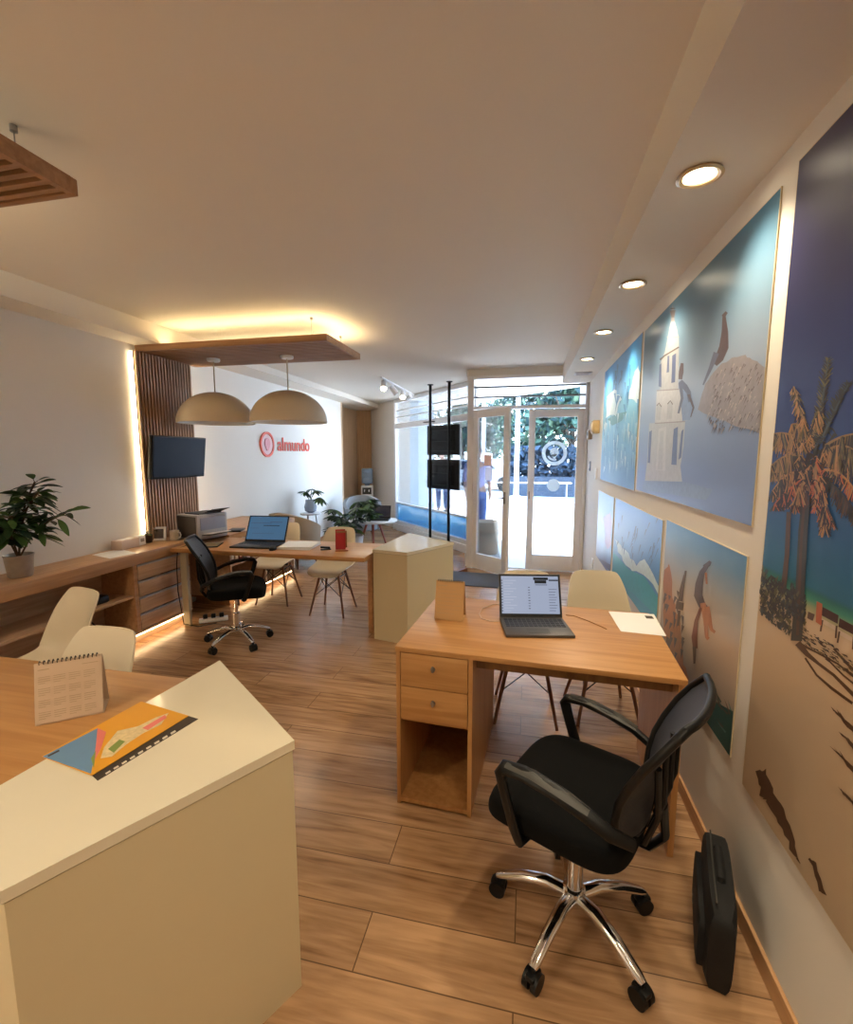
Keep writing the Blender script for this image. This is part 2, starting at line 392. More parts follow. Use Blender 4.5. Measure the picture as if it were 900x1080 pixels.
# ------------------------------------------------------------------ wall pictures on the right wall
XP = XR-.005
def pic(u, v):
    y, z = onx(u, v, XP); return Vector((XP, y, z))
class Art(MB):
    lay = 0
    def poly(s, px, mi, raise_=None):
        """flat printed patch on the picture plane"""
        s.lay += 1; d = .0004 + .00003*(s.lay % 60)
        pts = [onx(u, v, XP) for u, v in px]
        y0, y1, z0, z1 = s.clip; pts = [(min(max(y, y0+.003), y1-.003), min(max(z, z0+.003), z1-.003)) for y, z in pts]
        if max(p[0] for p in pts)-min(p[0] for p in pts) < 1e-4 or max(p[1] for p in pts)-min(p[1] for p in pts) < 1e-4: return s
        f = s.bm.faces.new([s.bm.verts.new((XP-d, y, z)) for y, z in pts]); f.material_index = mi; return s
    def wob(s, px, mi, amp, n=4):
        out = []
        for (a, b), (c_, d_) in zip(px, px[1:]+px[:1]):
            for k in range(n):
                t = k/n; out.append((a+(c_-a)*t+rnd.uniform(-amp, amp), b+(d_-b)*t+rnd.uniform(-amp, amp)))
        return s.poly(out, mi)
    def stroke(s, pts, w, mi):
        n = len(pts); Lf = []; Rt = []
        for i, (x, y) in enumerate(pts):
            x0, y0 = pts[max(0, i-1)]; x1, y1 = pts[min(n-1, i+1)]
            L = math.hypot(x1-x0, y1-y0) or 1; nx, ny = -(y1-y0)/L*w[i]/2, (x1-x0)/L*w[i]/2
            Lf.append((x+nx, y+ny)); Rt.append((x-nx, y-ny))
        for i in range(n-1): s.poly([Lf[i], Lf[i+1], Rt[i+1], Rt[i]], mi); s.lay -= 1
        s.lay += 1
        return s
def pm(name, rgb): return mat('print_'+name, rgb, .40, var=.18, scale=40, spec=.28)
EDGE = mat('board_edge', (206, 190, 160), .5)
def picture(name, y0, y1, z0, z1, base, art_mats, draw, label):
    t = thing(name, label, 'picture', (XR, (y0+y1)/2, z0))
    off = Vector((-XR, -(y0+y1)/2, -z0))
    MB().bb(XP, XR-.001, y0, y1, z0, z1).build('board', EDGE, t, smooth=False, loc=off)
    a = Art(); a.mi = 0; a.clip = (y0, y1, z0, z1)
    a.face([(XP-.0003, y0+.003, z0+.003), (XP-.0003, y1-.003, z0+.003), (XP-.0003, y1-.003, z1-.003), (XP-.0003, y0+.003, z1-.003)])
    if draw: draw(a)
    a.build('print', [base]+art_mats, t, smooth=False, recalc=False, loc=off)
    return t
# palm beach
def draw_palm(a):
    # bushes at the foot
    for k in range(620):
        u = rnd.uniform(803, 850); v = 588+(u-804)*.78+rnd.uniform(14, 62)*(1 if u < 835 else .6)
        q = rnd.uniform(1.5, 5); w = rnd.uniform(-4, 4)
        a.poly([(u, v), (u+q*.4, v-q), (u+w, v-q*1.6), (u-q*.4, v-q*.6)], rnd.choice([3, 3, 4, 7, 10]))
    for k in range(160):
        u = rnd.uniform(840, 912); v = 655+(u-840)*.72+rnd.uniform(-2, 18)
        q = rnd.uniform(2, 7)
        a.poly([(u, v), (u+q, v+q*.8), (u+q*.8, v+q*.3)], rnd.choice([4, 9, 10, 10]))
    # sunbeds
    for (u, v) in ((868, 640), (886, 652), (905, 668)):
        a.poly([(u, v), (u+17, v+9), (u+16, v+18), (u-1, v+9)], 6); a.poly([(u-1, v+12), (u+17, v+22), (u+17, v+27), (u-1, v+17)], 5)
        a.stroke([(u, v+14), (u-2, v+26)], [2, 2], 9); a.stroke([(u+15, v+20), (u+14, v+33)], [2, 2], 9)
    a.poly([(862, 634), (868, 637), (867, 660), (861, 656)], 8); a.poly([(853, 645), (860, 648), (858, 655), (852, 652)], 9)
    # shadows on the sand
    a.stroke([(842, 678), (852, 690), (864, 700), (880, 712), (900, 732), (918, 748)], [7, 5, 3, 3, 4, 5], 9)
    a.stroke([(846, 680), (862, 688), (884, 700), (912, 722)], [3, 2, 2, 3], 9); a.stroke([(850, 694), (862, 712), (878, 726), (900, 742)], [2, 2, 3, 3], 9)
    a.stroke([(868, 690), (890, 712), (912, 730)], [1.5, 2, 2], 9); a.stroke([(880, 684), (898, 704), (915, 716)], [2, 3, 3], 9)
    for (u, v, L) in ((876, 744, 34), (886, 772, 26), (876, 786, 40), (884, 830, 30)):
        for j in range(4):
            a.wob([(u+j*3, v+j*2), (u+j*3+L*.9, v+L*.8+j*5), (u+j*3+L, v+L*1.05+j*5), (u+j*3+L*.4, v+L*.45+j*4)], 9, 1.2, 3)
    a.wob([(798, 814), (808, 812), (818, 838), (829, 856), (838, 888), (846, 912), (838, 902), (826, 876), (810, 846), (803, 838)], 9, 2, 4)
    a.wob([(854, 905), (862, 910), (872, 945), (866, 940)], 9, 1.5)
    # trunks
    a.stroke([(833, 540), (831, 585), (827, 624)], [5, 5, 6], 9)
    a.stroke([(852, 520), (848, 560), (845, 620), (841, 676)], [9, 10, 10, 12], 3); a.stroke([(850, 520), (846, 570), (842, 670)], [3, 3, 3], 9)
    # crown: arching fronds with hanging leaflets
    def frond(cx, cy, ang, L, droop, cols, n=90, hang=22, up=False):
        px = []
        for i in range(n+1):
            t = i/n
            px.append((cx+math.cos(ang)*L*t*.8, cy-math.sin(ang)*L*t+droop*t*t))
        for i, (x, y) in enumerate(px[1:]):
            t = (i+1)/n; hl = hang*(.35+math.sin(math.pi*min(1, t*.9)))*rnd.uniform(.6, 1.15)*.75
            for sd in (-1, 1):
                dx = sd*rnd.uniform(1, 7); ey = y+hl if not up else y-hl*.7
                a.poly([(x-.9, y), (x+.9, y), (x+dx+.5, ey), (x+dx-.5, ey)], rnd.choice(cols+[3, 10]))
        a.stroke(px, [3-2*i/n for i in range(n+1)], cols[0])
    G = [3, 3, 4, 2]; T = [2, 1, 4]; O = [1, 8, 2]
    for _ in range(120):
        u = max(840, min(880, rnd.gauss(858, 11))); v = max(450, min(525, rnd.gauss(487, 20))); q = rnd.uniform(8, 20)
        a.poly([(u, v), (u+4, v+2), (u+rnd.uniform(-8, 10), v+q)], rnd.choice([3, 9, 3, 10]))
    frond(862, 470, R(80), 92, 0, [7, 3, 4], hang=12, up=True); frond(866, 468, R(62), 80, 8, [7, 3, 3], hang=12, up=True)
    frond(856, 470, R(108), 72, 6, T, hang=13, up=False); frond(858, 455, R(75), 40, 14, T, hang=18)
    frond(850, 470, R(140), 56, 24, T, hang=24); frond(848, 482, R(160), 46, 26, T, hang=26); frond(858, 462, R(128), 44, 20, T, hang=24)
    frond(846, 498, R(170), 38, 26, [1, 3, 2], hang=22); frond(850, 505, R(200), 42, 12, [8, 10, 3], hang=16)
    frond(858, 490, R(215), 30, 22, O, hang=26); frond(862, 482, R(100), 6, 60, [1, 8, 2], hang=16); frond(866, 500, R(-80), 40, 16, [1, 8, 2], hang=22)
    frond(868, 480, R(38), 68, 44, [2, 4, 1], hang=34); frond(872, 470, R(30), 72, 26, [2, 4, 3], hang=36); frond(870, 496, R(10), 62, 62, [1, 8, 2], hang=14)
    frond(870, 505, R(-20), 50, 26, [3, 10, 9], hang=18); frond(860, 505, R(-60), 46, 4, [1, 2, 8], hang=20)
sky = ramp_print('palm_sky', [(0, (186, 164, 138)), (.345, (196, 170, 142)), (.362, (150, 150, 112)), (.372, (60, 136, 112)), (.385, (22, 92, 96)), (.388, (34, 96, 128)), (.47, (38, 84, 132)), (.62, (44, 58, 110)), (.8, (46, 48, 88)), (1, (58, 54, 92))], 0+.46, 2.4, .30, .012, 3.)
picture('wall_picture', .40, 1.622, .46, 2.395, sky,
        [pm('straw', (168, 124, 84)), pm('tan', (142, 112, 78)), pm('olive', (62, 60, 56)), pm('frond', (104, 94, 66)), pm('cream', (196, 176, 158)), pm('bed', (66, 38, 36)), pm('bluegreen', (70, 78, 84)), pm('rust', (176, 96, 66)), pm('shade', (86, 62, 48)), pm('dusk', (58, 52, 58))],
        draw_palm, 'tallest wall picture, palm trees on a beach under deep blue sky')
# white church and leaping figure
def draw_church(a):
    def z4(L_): return [(670+x/4, 290+y/4) for x, y in L_]
    a.poly(z4([(108, 372), (128, 320), (140, 262), (152, 196), (168, 196), (184, 262), (186, 300), (182, 482), (106, 490)]), 1)
    a.poly(z4([(92, 488), (190, 480), (236, 500), (250, 560), (232, 612), (196, 618), (84, 626)]), 6); a.poly(z4([(190, 480), (238, 500), (252, 560), (232, 612), (200, 616)]), 8)
    a.poly(z4([(60, 626), (212, 618), (206, 720), (192, 806), (200, 880), (40, 880), (50, 800)]), 1); a.poly(z4([(40, 868), (206, 872), (330, 905), (300, 950), (30, 905)]), 8)
    a.poly(z4([(152, 196), (157, 150), (160, 118), (163, 150), (168, 196)]), 4); a.stroke(z4([(150, 142), (170, 140)]), [1, 1], 3); a.poly(z4([(148, 150), (172, 148), (166, 180), (155, 180)]), 5)
    a.stroke(z4([(106, 358), (126, 340), (186, 304)]), [2, 1.6, 1.6], 3); a.stroke(z4([(84, 626), (212, 618)]), [1.2, 1.2], 4); a.stroke(z4([(92, 488), (186, 482)]), [1.2, 1.2], 4); a.stroke(z4([(136, 262), (186, 262)]), [1, 1], 7)
    for q in ([(100, 470), (104, 380), (112, 372), (112, 474)], [(134, 412), (138, 342), (146, 340), (144, 410)], [(154, 456), (158, 340), (174, 330), (170, 452)], [(54, 792), (60, 662), (72, 655), (64, 794)], [(154, 800), (164, 650), (182, 640), (176, 802)], [(184, 780), (196, 660), (206, 650), (196, 770)]): a.poly(z4(q), 2)
    a.poly(z4([(88, 824), (100, 650), (132, 640), (128, 826)]), 6); a.poly(z4([(96, 820), (108, 660), (122, 656), (116, 822)]), 1)
    for q in ([(90, 612), (92, 552), (102, 540), (112, 556), (108, 612)], [(134, 610), (138, 545), (150, 530), (160, 546), (156, 606)]): a.poly(z4(q), 1); a.stroke(z4([q[1], q[2], q[3]]), [1, 1, 1], 3)
    # leaping people
    a.stroke([(720, 383), (719, 392), (718, 400)], [3, 5, 4], 3); a.stroke([(718, 402), (723, 408), (727, 414), (728, 424)], [5, 6, 5, 3], 9); a.stroke([(718, 404), (720, 420), (716, 436)], [4, 3, 2], 9); a.stroke([(727, 416), (732, 430), (729, 440)], [3, 2, 1], 3)
    # boulder
    a.wob([(737, 432), (745, 405), (760, 385), (775, 376), (787, 375), (800, 381), (808, 390), (805, 456), (770, 447)], 4, 1, 5)
    for k in range(300):
        u = rnd.uniform(745, 806); v = rnd.uniform(380, 452)
        if ((u-782)/34)**2+((v-428)/52)**2 > 1: continue
        L = rnd.uniform(3, 9); a.poly([(u, v), (u+1.2, v+.4), (u-L*.35, v+L)], rnd.choice([5, 5, 7]))
    # diver bent upside down
    a.stroke([(764, 332), (765, 350), (764, 366), (759, 378), (754, 384)], [3, 7, 10, 9, 6], 3); a.stroke([(756, 372), (750, 388), (742, 406)], [6, 4, 1.5], 9)
    a.stroke([(763, 334), (767, 329)], [4, 3], 3)
base = ramp_print('church_print', [(0, (112, 132, 180)), (.3, (120, 136, 172)), (.55, (144, 158, 180)), (.75, (112, 142, 168)), (1, (72, 118, 150))], 1.32, 2.375, .26, .15, 2.5)
picture('wall_picture', 1.712, 3.40, 1.322, 2.375, base,
        [pm('plaster', (170, 172, 176)), pm('window_blue', (88, 100, 138)), pm('figure', (92, 78, 82)), pm('boulder', (142, 136, 140)), pm('boulder_line', (108, 98, 102)), pm('pale_stone', (184, 184, 186)), pm('boulder_lit', (172, 160, 156)), pm('mist', (124, 142, 176)), pm('limb', (100, 106, 128))],
        draw_church, 'wide wall picture of a white church tower, a boulder and leaping people')
# waterfall
def draw_fall(a):
    for k in range(120):
        u = rnd.uniform(636, 674); v = rnd.uniform(432, 505)*1.; L = rnd.uniform(6, 22)
        if v > 500+(u-634)*.3-L: continue
        a.poly([(u, v), (u+rnd.uniform(.5, 1.8), v+1), (u+rnd.uniform(-1, 1), v+L)], rnd.choice([1, 2, 2, 3]))
    a.poly([(641, 442), (652, 436), (662, 434), (656, 444), (646, 449)], 4)
    a.wob([(664, 420), (668, 398), (674, 386), (677, 400), (674, 425)], 1, 1)
    a.wob([(640, 420), (648, 410), (655, 420), (650, 438), (640, 440)], 1, 1.5)
    for k in range(20):
        u = rnd.uniform(644, 676); v = rnd.uniform(380, 430); a.poly([(u, v), (u+2, v), (u+rnd.uniform(-3, 3), v+rnd.uniform(8, 20))], 3)
base = ramp_print('fall_print', [(0, (64, 118, 166)), (.35, (92, 152, 192)), (.6, (112, 176, 206)), (.8, (66, 152, 214)), (1, (50, 130, 196))], 1.3, 2.4, .3, .25, 3)
picture('wall_picture', 3.46, 5.02, 1.31, 2.385, base, [pm('spray', (196, 214, 224)), pm('fall', (140, 182, 206)), pm('deep', (70, 122, 168)), pm('island', (84, 132, 142))],
        draw_fall, 'wall picture of a pale blue waterfall, topmost and nearest the door')
# pink sea dusk
def draw_pink(a): a.wob([(637, 545), (644, 540), (646, 575), (640, 580)], 1, 1.5); a.poly([(630, 590), (646, 598), (646, 606), (630, 592)], 2)
base = ramp_print('dusk_print', [(0, (92, 96, 140)), (.3, (110, 150, 210)), (.6, (120, 160, 226)), (1, (84, 146, 222))], .5, 1.2, .3, .3, 3)
picture('wall_picture', 4.20, 5.08, .50, 1.198, base, [pm('pink', (176, 152, 200)), pm('dark_sea', (84, 84, 120))], draw_pink,
        'narrow lower wall picture of pink haze over blue sea, nearest the door')
def draw_wave(a):
    a.wob([(648, 568), (660, 580), (672, 596), (680, 590), (697, 622), (696, 628), (680, 606), (664, 600), (652, 582)], 1, 1.2)
    a.poly([(647, 582), (664, 601), (680, 608), (694, 630), (693, 650), (647, 606)], 2)
    for k in range(30):
        u = rnd.uniform(652, 696); v = rnd.uniform(540, 590); a.poly([(u, v), (u+1.3, v), (u+rnd.uniform(-4, 0), v+rnd.uniform(6, 14))], 3)
base = ramp_print('wave_print', [(0, (48, 150, 176)), (.3, (70, 136, 190)), (.6, (82, 142, 212)), (1, (66, 132, 216))], .55, 1.2, .3, .2, 3)
picture('wall_picture', 2.722, 4.13, .55, 1.205, base, [pm('foam', (200, 222, 232)), pm('lagoon', (58, 160, 182)), pm('cliff_shade', (74, 110, 170))], draw_wave,
        'lower wall picture of a white breaker crossing blue and turquoise sea')
def draw_jump(a):
    a.wob([(699, 660), (702, 600), (706, 596), (710, 630), (718, 660), (722, 700), (728, 720), (704, 682)], 1, 1.5)
    for k in range(30):
        u = rnd.uniform(700, 720); v = rnd.uniform(620, 690); a.poly([(u, v), (u+3, v+2), (u+rnd.uniform(-2, 2), v+rnd.uniform(6, 14))], rnd.choice([2, 3]))
    # leaper with arched back
    a.stroke([(748, 594), (741, 604), (738, 616), (737, 628), (741, 638), (746, 644)], [4, 6, 8, 9, 8, 7], 2)
    a.stroke([(743, 598), (748, 595), (750, 592)], [4, 5, 3], 2); a.stroke([(745, 604), (746, 616)], [2.5, 2], 1)
    a.stroke([(742, 636), (745, 655), (746, 672), (748, 674)], [6, 5, 3.5, 4], 1); a.stroke([(746, 640), (749, 655), (751, 664), (755, 667)], [6, 5, 3.5, 3], 1)
    a.stroke([(740, 641), (735, 655), (733, 672), (734, 684)], [3, 4, 6, 5], 5); a.stroke([(733, 682), (733, 700)], [4, 2], 3)
    a.stroke([(724, 602), (720, 620), (718, 634)], [2, 4, 5], 3); a.poly([(714, 634), (722, 636), (721, 644), (713, 642)], 3); a.stroke([(717, 644), (716, 660)], [3, 2], 3)
    # green water
    a.wob([(734, 728), (740, 716), (752, 738), (776, 752), (770, 796), (748, 768), (736, 742)], 4, 1.2)
    for k in range(40):
        u = rnd.uniform(740, 772); v = 730+(u-740)*.9+rnd.uniform(-8, 22)
        a.poly([(u, v), (u+1.5, v-1), (u-rnd.uniform(3, 9), v-rnd.uniform(8, 18))], rnd.choice([6, 4, 3]))
base = ramp_print('jump_print', [(0, (84, 108, 116)), (.2, (162, 148, 136)), (.5, (190, 168, 148)), (.75, (156, 164, 172)), (.9, (104, 146, 182)), (1, (70, 128, 176))], .488, 1.222, .3, .22, 2)
picture('wall_picture', 1.722, 2.655, .488, 1.22, base,
        [pm('skin', (168, 112, 82)), pm('swimwear', (92, 84, 92)), pm('umber', (96, 78, 72)), pm('water', (44, 84, 84)), pm('redskin', (120, 72, 62)), pm('glint', (92, 130, 124))],
        draw_jump, 'lower wall picture of bathers leaping above green water, beside the desk')

# ------------------------------------------------------------------ ceiling lamps over the pictures
def lamp_light(name, kind, energy, loc, rot=(0, 0, 0), color=WARM, **k):
    l = bpy.data.lights.new(name, kind); l.energy = energy; l.color = color
    for a, v in k.items(): setattr(l, a, v)
    o = bpy.data.objects.new(name, l); C.objects.link(o); o.location = loc; o.rotation_euler = rot; return o
LABS = ['round recessed ceiling spotlight closest to the viewer, above the palm picture edge', 'recessed ceiling spotlight, second from the viewer, above the church picture',
        'recessed ceiling spotlight, third from the viewer along the right soffit', 'smallest recessed ceiling spotlight, nearest the entrance door']
SPOT_E = 40
for k in range(-2, 4):
    y = 1.78+k*.985
    t = thing('recessed_spotlight', LABS[k] if k >= 0 else 'recessed ceiling spotlight behind the viewer', 'lamp', (.525, y, ZS), 0, 'recessed spotlights along the right soffit')
    if k < 0: t['label'] = ['recessed ceiling spotlight furthest behind the viewer', 'recessed ceiling spotlight just behind the viewer'][k+2]
    MB().lathe([(.066, -.001), (.070, -.008), (.060, -.012), (.050, -.008), (.047, .0)], seg=36, cap0=False, cap1=False).build('trim_ring', mat('lamp_ring', (196, 170, 132), .35, .3), t)
    MB().lathe([(.047, -.0035), (.02, -.0055), (.001, -.006)], seg=32, cap0=True).build('lamp_disc', LAMP, t)
    lamp_light('spotlight', 'SPOT', SPOT_E, (.525, y, ZS-.02), (0, 0, 0), (1., .84, .58), spot_size=R(128), spot_blend=.75, shadow_soft_size=.045)
v = thing('ceiling_vent', 'small slotted ceiling vent above the doorway corner', 'vent', (.575, 5.55, ZS))
mb = MB().bb(-.09, .09, -.09, .09, -.008, -.001, bev=.002)
for k in range(5): mb.bb(-.07, .07, -.065+k*.03, -.05+k*.03, -.012, -.008)
mb.build('grille', mat('vent_white', (200, 196, 200), .6), v)

# ------------------------------------------------------------------ slatted wall panel, TV, canopies, pendants
Y0, Y1 = 3.55, 4.25
p = thing('slatted_wall_panel', 'tall dark wood slatted wall panel with glowing edges behind the television', 'wall panel', (XL, (Y0+Y1)/2, .765))
hz = 2.478-.765
MB().bb(.014, .022, -.348, .348, .002, hz).build('backing', BACKING, p, smooth=False)
mb = MB(); n = 19
for k in range(n):
    y = -.35+.70*(k+.5)/n; mb.bb(.022, .045, y-.0105, y+.0105, .002, hz)
mb.build('slats', WALNUT, p, smooth=False)
for sy in (-1, 1): MB().bb(.002, .018, sy*.354-.005, sy*.354+.005, .01, hz-.01).build('led_strip', LEDB, p, smooth=False)

def canopy(x0, x1, y0, y1, label, axis='X', n=14, notch=None):
    zb, zt = 2.48, 2.535
    t = thing('slatted_canopy', label, 'canopy', ((x0+x1)/2, (y0+y1)/2, zb), 0, 'slatted wood canopies hung from the ceiling')
    dx, dy = (x1-x0)/2, (y1-y0)/2; hh = zt-zb
    mb = MB().bb(-dx, dx, -dy, -dy+.025, 0, hh, bev=.002).bb(-dx, dx, dy-.025, dy, 0, hh, bev=.002).bb(dx-.025, dx, -dy+.025, dy-.025, 0, hh).bb(-dx, -dx+.025, -dy+.025, dy-.025, 0, hh)
    mb.build('frame', WALNUTX, t)
    mb = MB(); w = (2*dy-.05)/n
    for k in range(n): y = -dy+.025+w*(k+.5); mb.bb(-dx+.025, dx-.025, y-w*.25, y+w*.25, 0.001, .036)
    mb.build('slats', WALNUTX, t, smooth=False)
    MB().bb(-dx+.025, dx-.025, -dy+.025, dy-.025, .036, .042).build('deck', BACKING, t, smooth=False)
    for sx in (-.82, .82):
        for sy in (-.8, .8):
            mb = MB().cyl((dx*sx, dy*sy, .042), (dx*sx, dy*sy, ZC-zb), .0022, seg=6).cyl((dx*sx, dy*sy, ZC-zb-.02), (dx*sx, dy*sy, ZC-zb), .012, seg=10)
            mb.tube([(dx*sx, dy*sy, .06), (dx*sx+.02, dy*sy, .10), (dx*sx+.035, dy*sy, .085)], .0015, 5)
            mb.build('hanging_cable', ALU, t)
    return t, dx, dy
t, dx, dy = canopy(XL+.002, -1.615, 3.60, 4.37, 'slatted wood canopy over the middle desk carrying two dome lamps', n=15)
MB().bb(-dx+.30, dx-.06, -dy+.05, -dy+.07, .043, .050).bb(-dx+.30, dx-.06, dy-.07, dy-.05, .043, .050).bb(dx-.08, dx-.06, -dy+.1, dy-.1, .043, .050).build('cove_light', LEDU, t, smooth=False)
t, dx, dy = canopy(XL+.002, -1.60, .73, 1.468, 'slatted wood canopy cut off at the upper left edge', n=15)
MB().bb(-dx+.30, dx-.30, -dy+.05, -dy+.07, .043, .050).bb(-dx+.30, dx-.7, dy-.30, dy-.28, .043, .050).build('cove_light', LEDV, t, smooth=False)

SHADE = mat('taupe_shade', (218, 204, 182), .55, var=.03)
SHADEI = mat('white_shade_inside', (232, 232, 232), .5, var=.02)
def pendant(x, y, label):
    t = thing('pendant_lamp', label, 'lamp', (x, y, 2.48), 0, 'dome pendant lamps under the canopy')
    MB().lathe([(.001, -.028), (.055, -.026), (.06, -.018), (.06, 0)], seg=28).build('ceiling_cap', SHADEI, t)
    zt = 2.165-2.48; hh = .292; r = .355
    MB().cyl((0, 0, -.026), (0, 0, zt), .006, seg=8).build('cord', mat('pale_cord', (190, 170, 140), .6), t)
    prof = []; pin = []
    for k in range(15):
        a = R(90*k/14); prof.append((max(.002, r*math.sin(a)), zt-hh+hh*math.cos(a)))
        pin.append((max(.002, (r-.008)*math.sin(a)), zt-hh+(hh-.008)*math.cos(a)))
    sh = MB().lathe(prof, seg=48, cap0=True, cap1=False)
    sh.lathe([(r, zt-hh), (r+.001, zt-hh-.006), (r-.008, zt-hh-.006), (r-.008, zt-hh)], seg=48, cap0=False, cap1=False)
    s_ = sh.build('shade', SHADE, t)
    MB().lathe(pin, seg=48, cap0=True, cap1=False).build('shade_lining', SHADEI, s_)
    MB().lathe([(.001, zt-.16), (.03, zt-.15), (.042, zt-.12), (.03, zt-.085), (.018, zt-.06), (.018, zt-.01)], seg=20).build('bulb', mat('bulb', (240, 238, 230), .3), t)
    lamp_light('pendant_bulb', 'SPOT', 10, (x, y, 2.48+zt-.19), (0, 0, 0), (1., .84, .62), spot_size=R(150), spot_blend=.6, shadow_soft_size=.04)
    return t
pendant(-2.985, 4.03, 'left dome pendant lamp, taupe outside, beside the slatted panel')
pendant(-2.225, 4.06, 'right dome pendant lamp, taupe outside, hanging over the desk laptop')

TV_TILT = R(7)
tv = thing('television', 'black flat television mounted on the slatted wood panel', 'television', (XL+.045, 3.90, 1.55))
MB().box((.085, .0, 0), (.045, .70, .40), bev=.006).build('casing', BLACK, tv)
MB().bb(.1078, .1088, -.335, .335, -.178, .186).build('screen', SCREEN_DARK, tv, smooth=False)
mb = MB().bb(.0, .012, -.12, .12, -.12, .12).bb(.012, .063, -.03, .03, -.03, .03); mb.build('wall_bracket', GREYP, tv)

tv.rotation_euler = (0, TV_TILT, 0)
# company sign on the left wall
sg = thing('wall_sign', 'red company sign with round emblem on the white left wall', 'sign', (XW, 6.04, 1.712))
ROSE = mat('rose_acrylic', (214, 132, 136), .4); CORAL = mat('coral_letters', (222, 82, 52), .45)
def sgM(x): return Matrix(((0, 0, 1, x), (1, 0, 0, 0), (0, 1, 0, 0), (0, 0, 0, 1)))
def disc_pts(r, n=40, cx=0, cz=0, s=1): return [(cx+r*math.cos(2*math.pi*k/n), cz+r*math.sin(2*math.pi*k/n)*s) for k in range(n)]
mb = MB(); ring = 44
for k in range(ring):
    a0, a1 = 2*math.pi*k/ring, 2*math.pi*(k+1)/ring
    mb.prism([(.148*math.cos(a0), .148*math.sin(a0)), (.18*math.cos(a0), .18*math.sin(a0)), (.18*math.cos(a1), .18*math.sin(a1)), (.148*math.cos(a1), .148*math.sin(a1))], .02, M=sgM(.001))
mb.build('emblem_ring', CORAL, sg)
MB().prism(disc_pts(.146), .010, M=sgM(.001)).build('emblem_disc', mat('pale_rose', (226, 184, 184), .5), sg)
pin = [(.072*math.cos(R(a)), .02+.072*math.sin(R(a))) for a in range(-35, 216, 10)]+[(-.022, -.09), (.022, -.09)]
MB().prism(pin, .018, M=sgM(.002)).build('emblem_pin', ROSE, sg)
mb = MB()
M_ = Matrix.Translation((.012, .275, -.085)) @ Matrix(((0, 0, 1, 0), (1, 0, 0, 0), (0, 1, 0, 0), (0, 0, 0, 1)))
text_mesh(mb, 'almundo', .29, M_ @ Matrix.Diagonal((1.04, 1, 1, 1)), .008, bold=.0025)
mb.build('lettering', CORAL, sg, smooth=False)

# ------------------------------------------------------------------ left storage counter
ZK = .76; XF = -3.11
ct = thing('storage_counter', 'long low wood counter with open shelves and drawers along left wall', 'counter', (XL, 1.6, 0))
def cb(m_, x0, x1, y0, y1, z0, z1, bev=0): return m_.bb(x0-XL, x1-XL, y0-1.6, y1-1.6, z0, z1, bev)
CY0, CY1 = -.6, 3.70
cb(MB(), XL+.002, XF, CY0, CY1+.02, .665, ZK, .002).build('worktop', OAKY, ct)
cb(MB(), XL+.002, XL+.02, CY0, CY1, .1, .665).build('back_panel', OAKG, ct, smooth=False)
cb(MB(), XL+.02, XF-.004, CY0, CY1, .085, .105).build('bottom_board', OAKG, ct, smooth=False)
cb(MB(), XL+.02, XF-.02, CY0, 3.06, .395, .415).build('shelf', OAKG, ct, smooth=False)
for y in (CY0, 1.2, 3.06): cb(MB(), XL+.02, XF-.004, y, y+.035, .105, .665).build('side_panel', OAKY, ct, smooth=False)
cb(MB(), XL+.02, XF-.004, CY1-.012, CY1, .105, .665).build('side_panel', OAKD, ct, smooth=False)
cb(MB(), XL+.03, XF-.06, CY0, CY1-.05, 0, .085).build('plinth', OAKG, ct, smooth=False)
for k in range(4):
    z1 = .662-k*.139; d = cb(MB(), XF-.02, XF, 3.10, CY1-.014, z1-.130, z1-.018, .002).build('drawer', OAKG, ct)
    cb(MB(), XF-.022, XF-.002, 3.10, CY1-.014, z1-.018, z1-.002, .002).build('handle_rail', mat('rail_grey', (168, 166, 172), .4, .15), d)
cb(MB(), XF-.030, XF-.018, 1.0, CY1-.06, .070, .084).build('led_strip', LED, ct, smooth=False)

wc = thing('wall_counter', 'wide wood counter run along the left wall behind the middle desk', 'counter', (-3.3, 4.7, 0))
def wb_(m_, x0, x1, y0, y1, z0, z1, bev=0): return m_.bb(x0+3.3, x1+3.3, y0-4.7, y1-4.7, z0, z1, bev)
top_poly = [(-3.455, 3.724), (-3.09, 3.724), (-3.09, 4.035), (-2.92, 4.035), (-2.92, 5.38), (XW+.002, 5.38), (XW+.002, 4.252), (-3.455, 4.252)]
MB().prism([(x+3.3, y-4.7) for x, y in top_poly], .06, z0=ZK-.06).build('worktop', OAKY, wc, smooth=False)
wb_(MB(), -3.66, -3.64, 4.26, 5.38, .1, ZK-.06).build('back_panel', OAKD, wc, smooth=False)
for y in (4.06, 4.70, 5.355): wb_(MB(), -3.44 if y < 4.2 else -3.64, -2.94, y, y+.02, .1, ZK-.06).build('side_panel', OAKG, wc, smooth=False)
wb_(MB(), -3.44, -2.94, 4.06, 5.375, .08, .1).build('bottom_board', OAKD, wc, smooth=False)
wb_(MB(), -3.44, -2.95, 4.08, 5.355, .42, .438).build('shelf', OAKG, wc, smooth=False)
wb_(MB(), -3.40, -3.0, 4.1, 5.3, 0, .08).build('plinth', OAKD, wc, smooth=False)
wb_(MB(), -2.962, -2.95, 4.1, 5.36, .066, .079).build('led_strip', LED, wc, smooth=False)
BC = [('dark red', (96, 34, 34)), ('beige', (186, 160, 130)), ('maroon', (112, 48, 44)), ('grey', (130, 124, 120)), ('white', (222, 218, 212)), ('black', (30, 30, 32))]
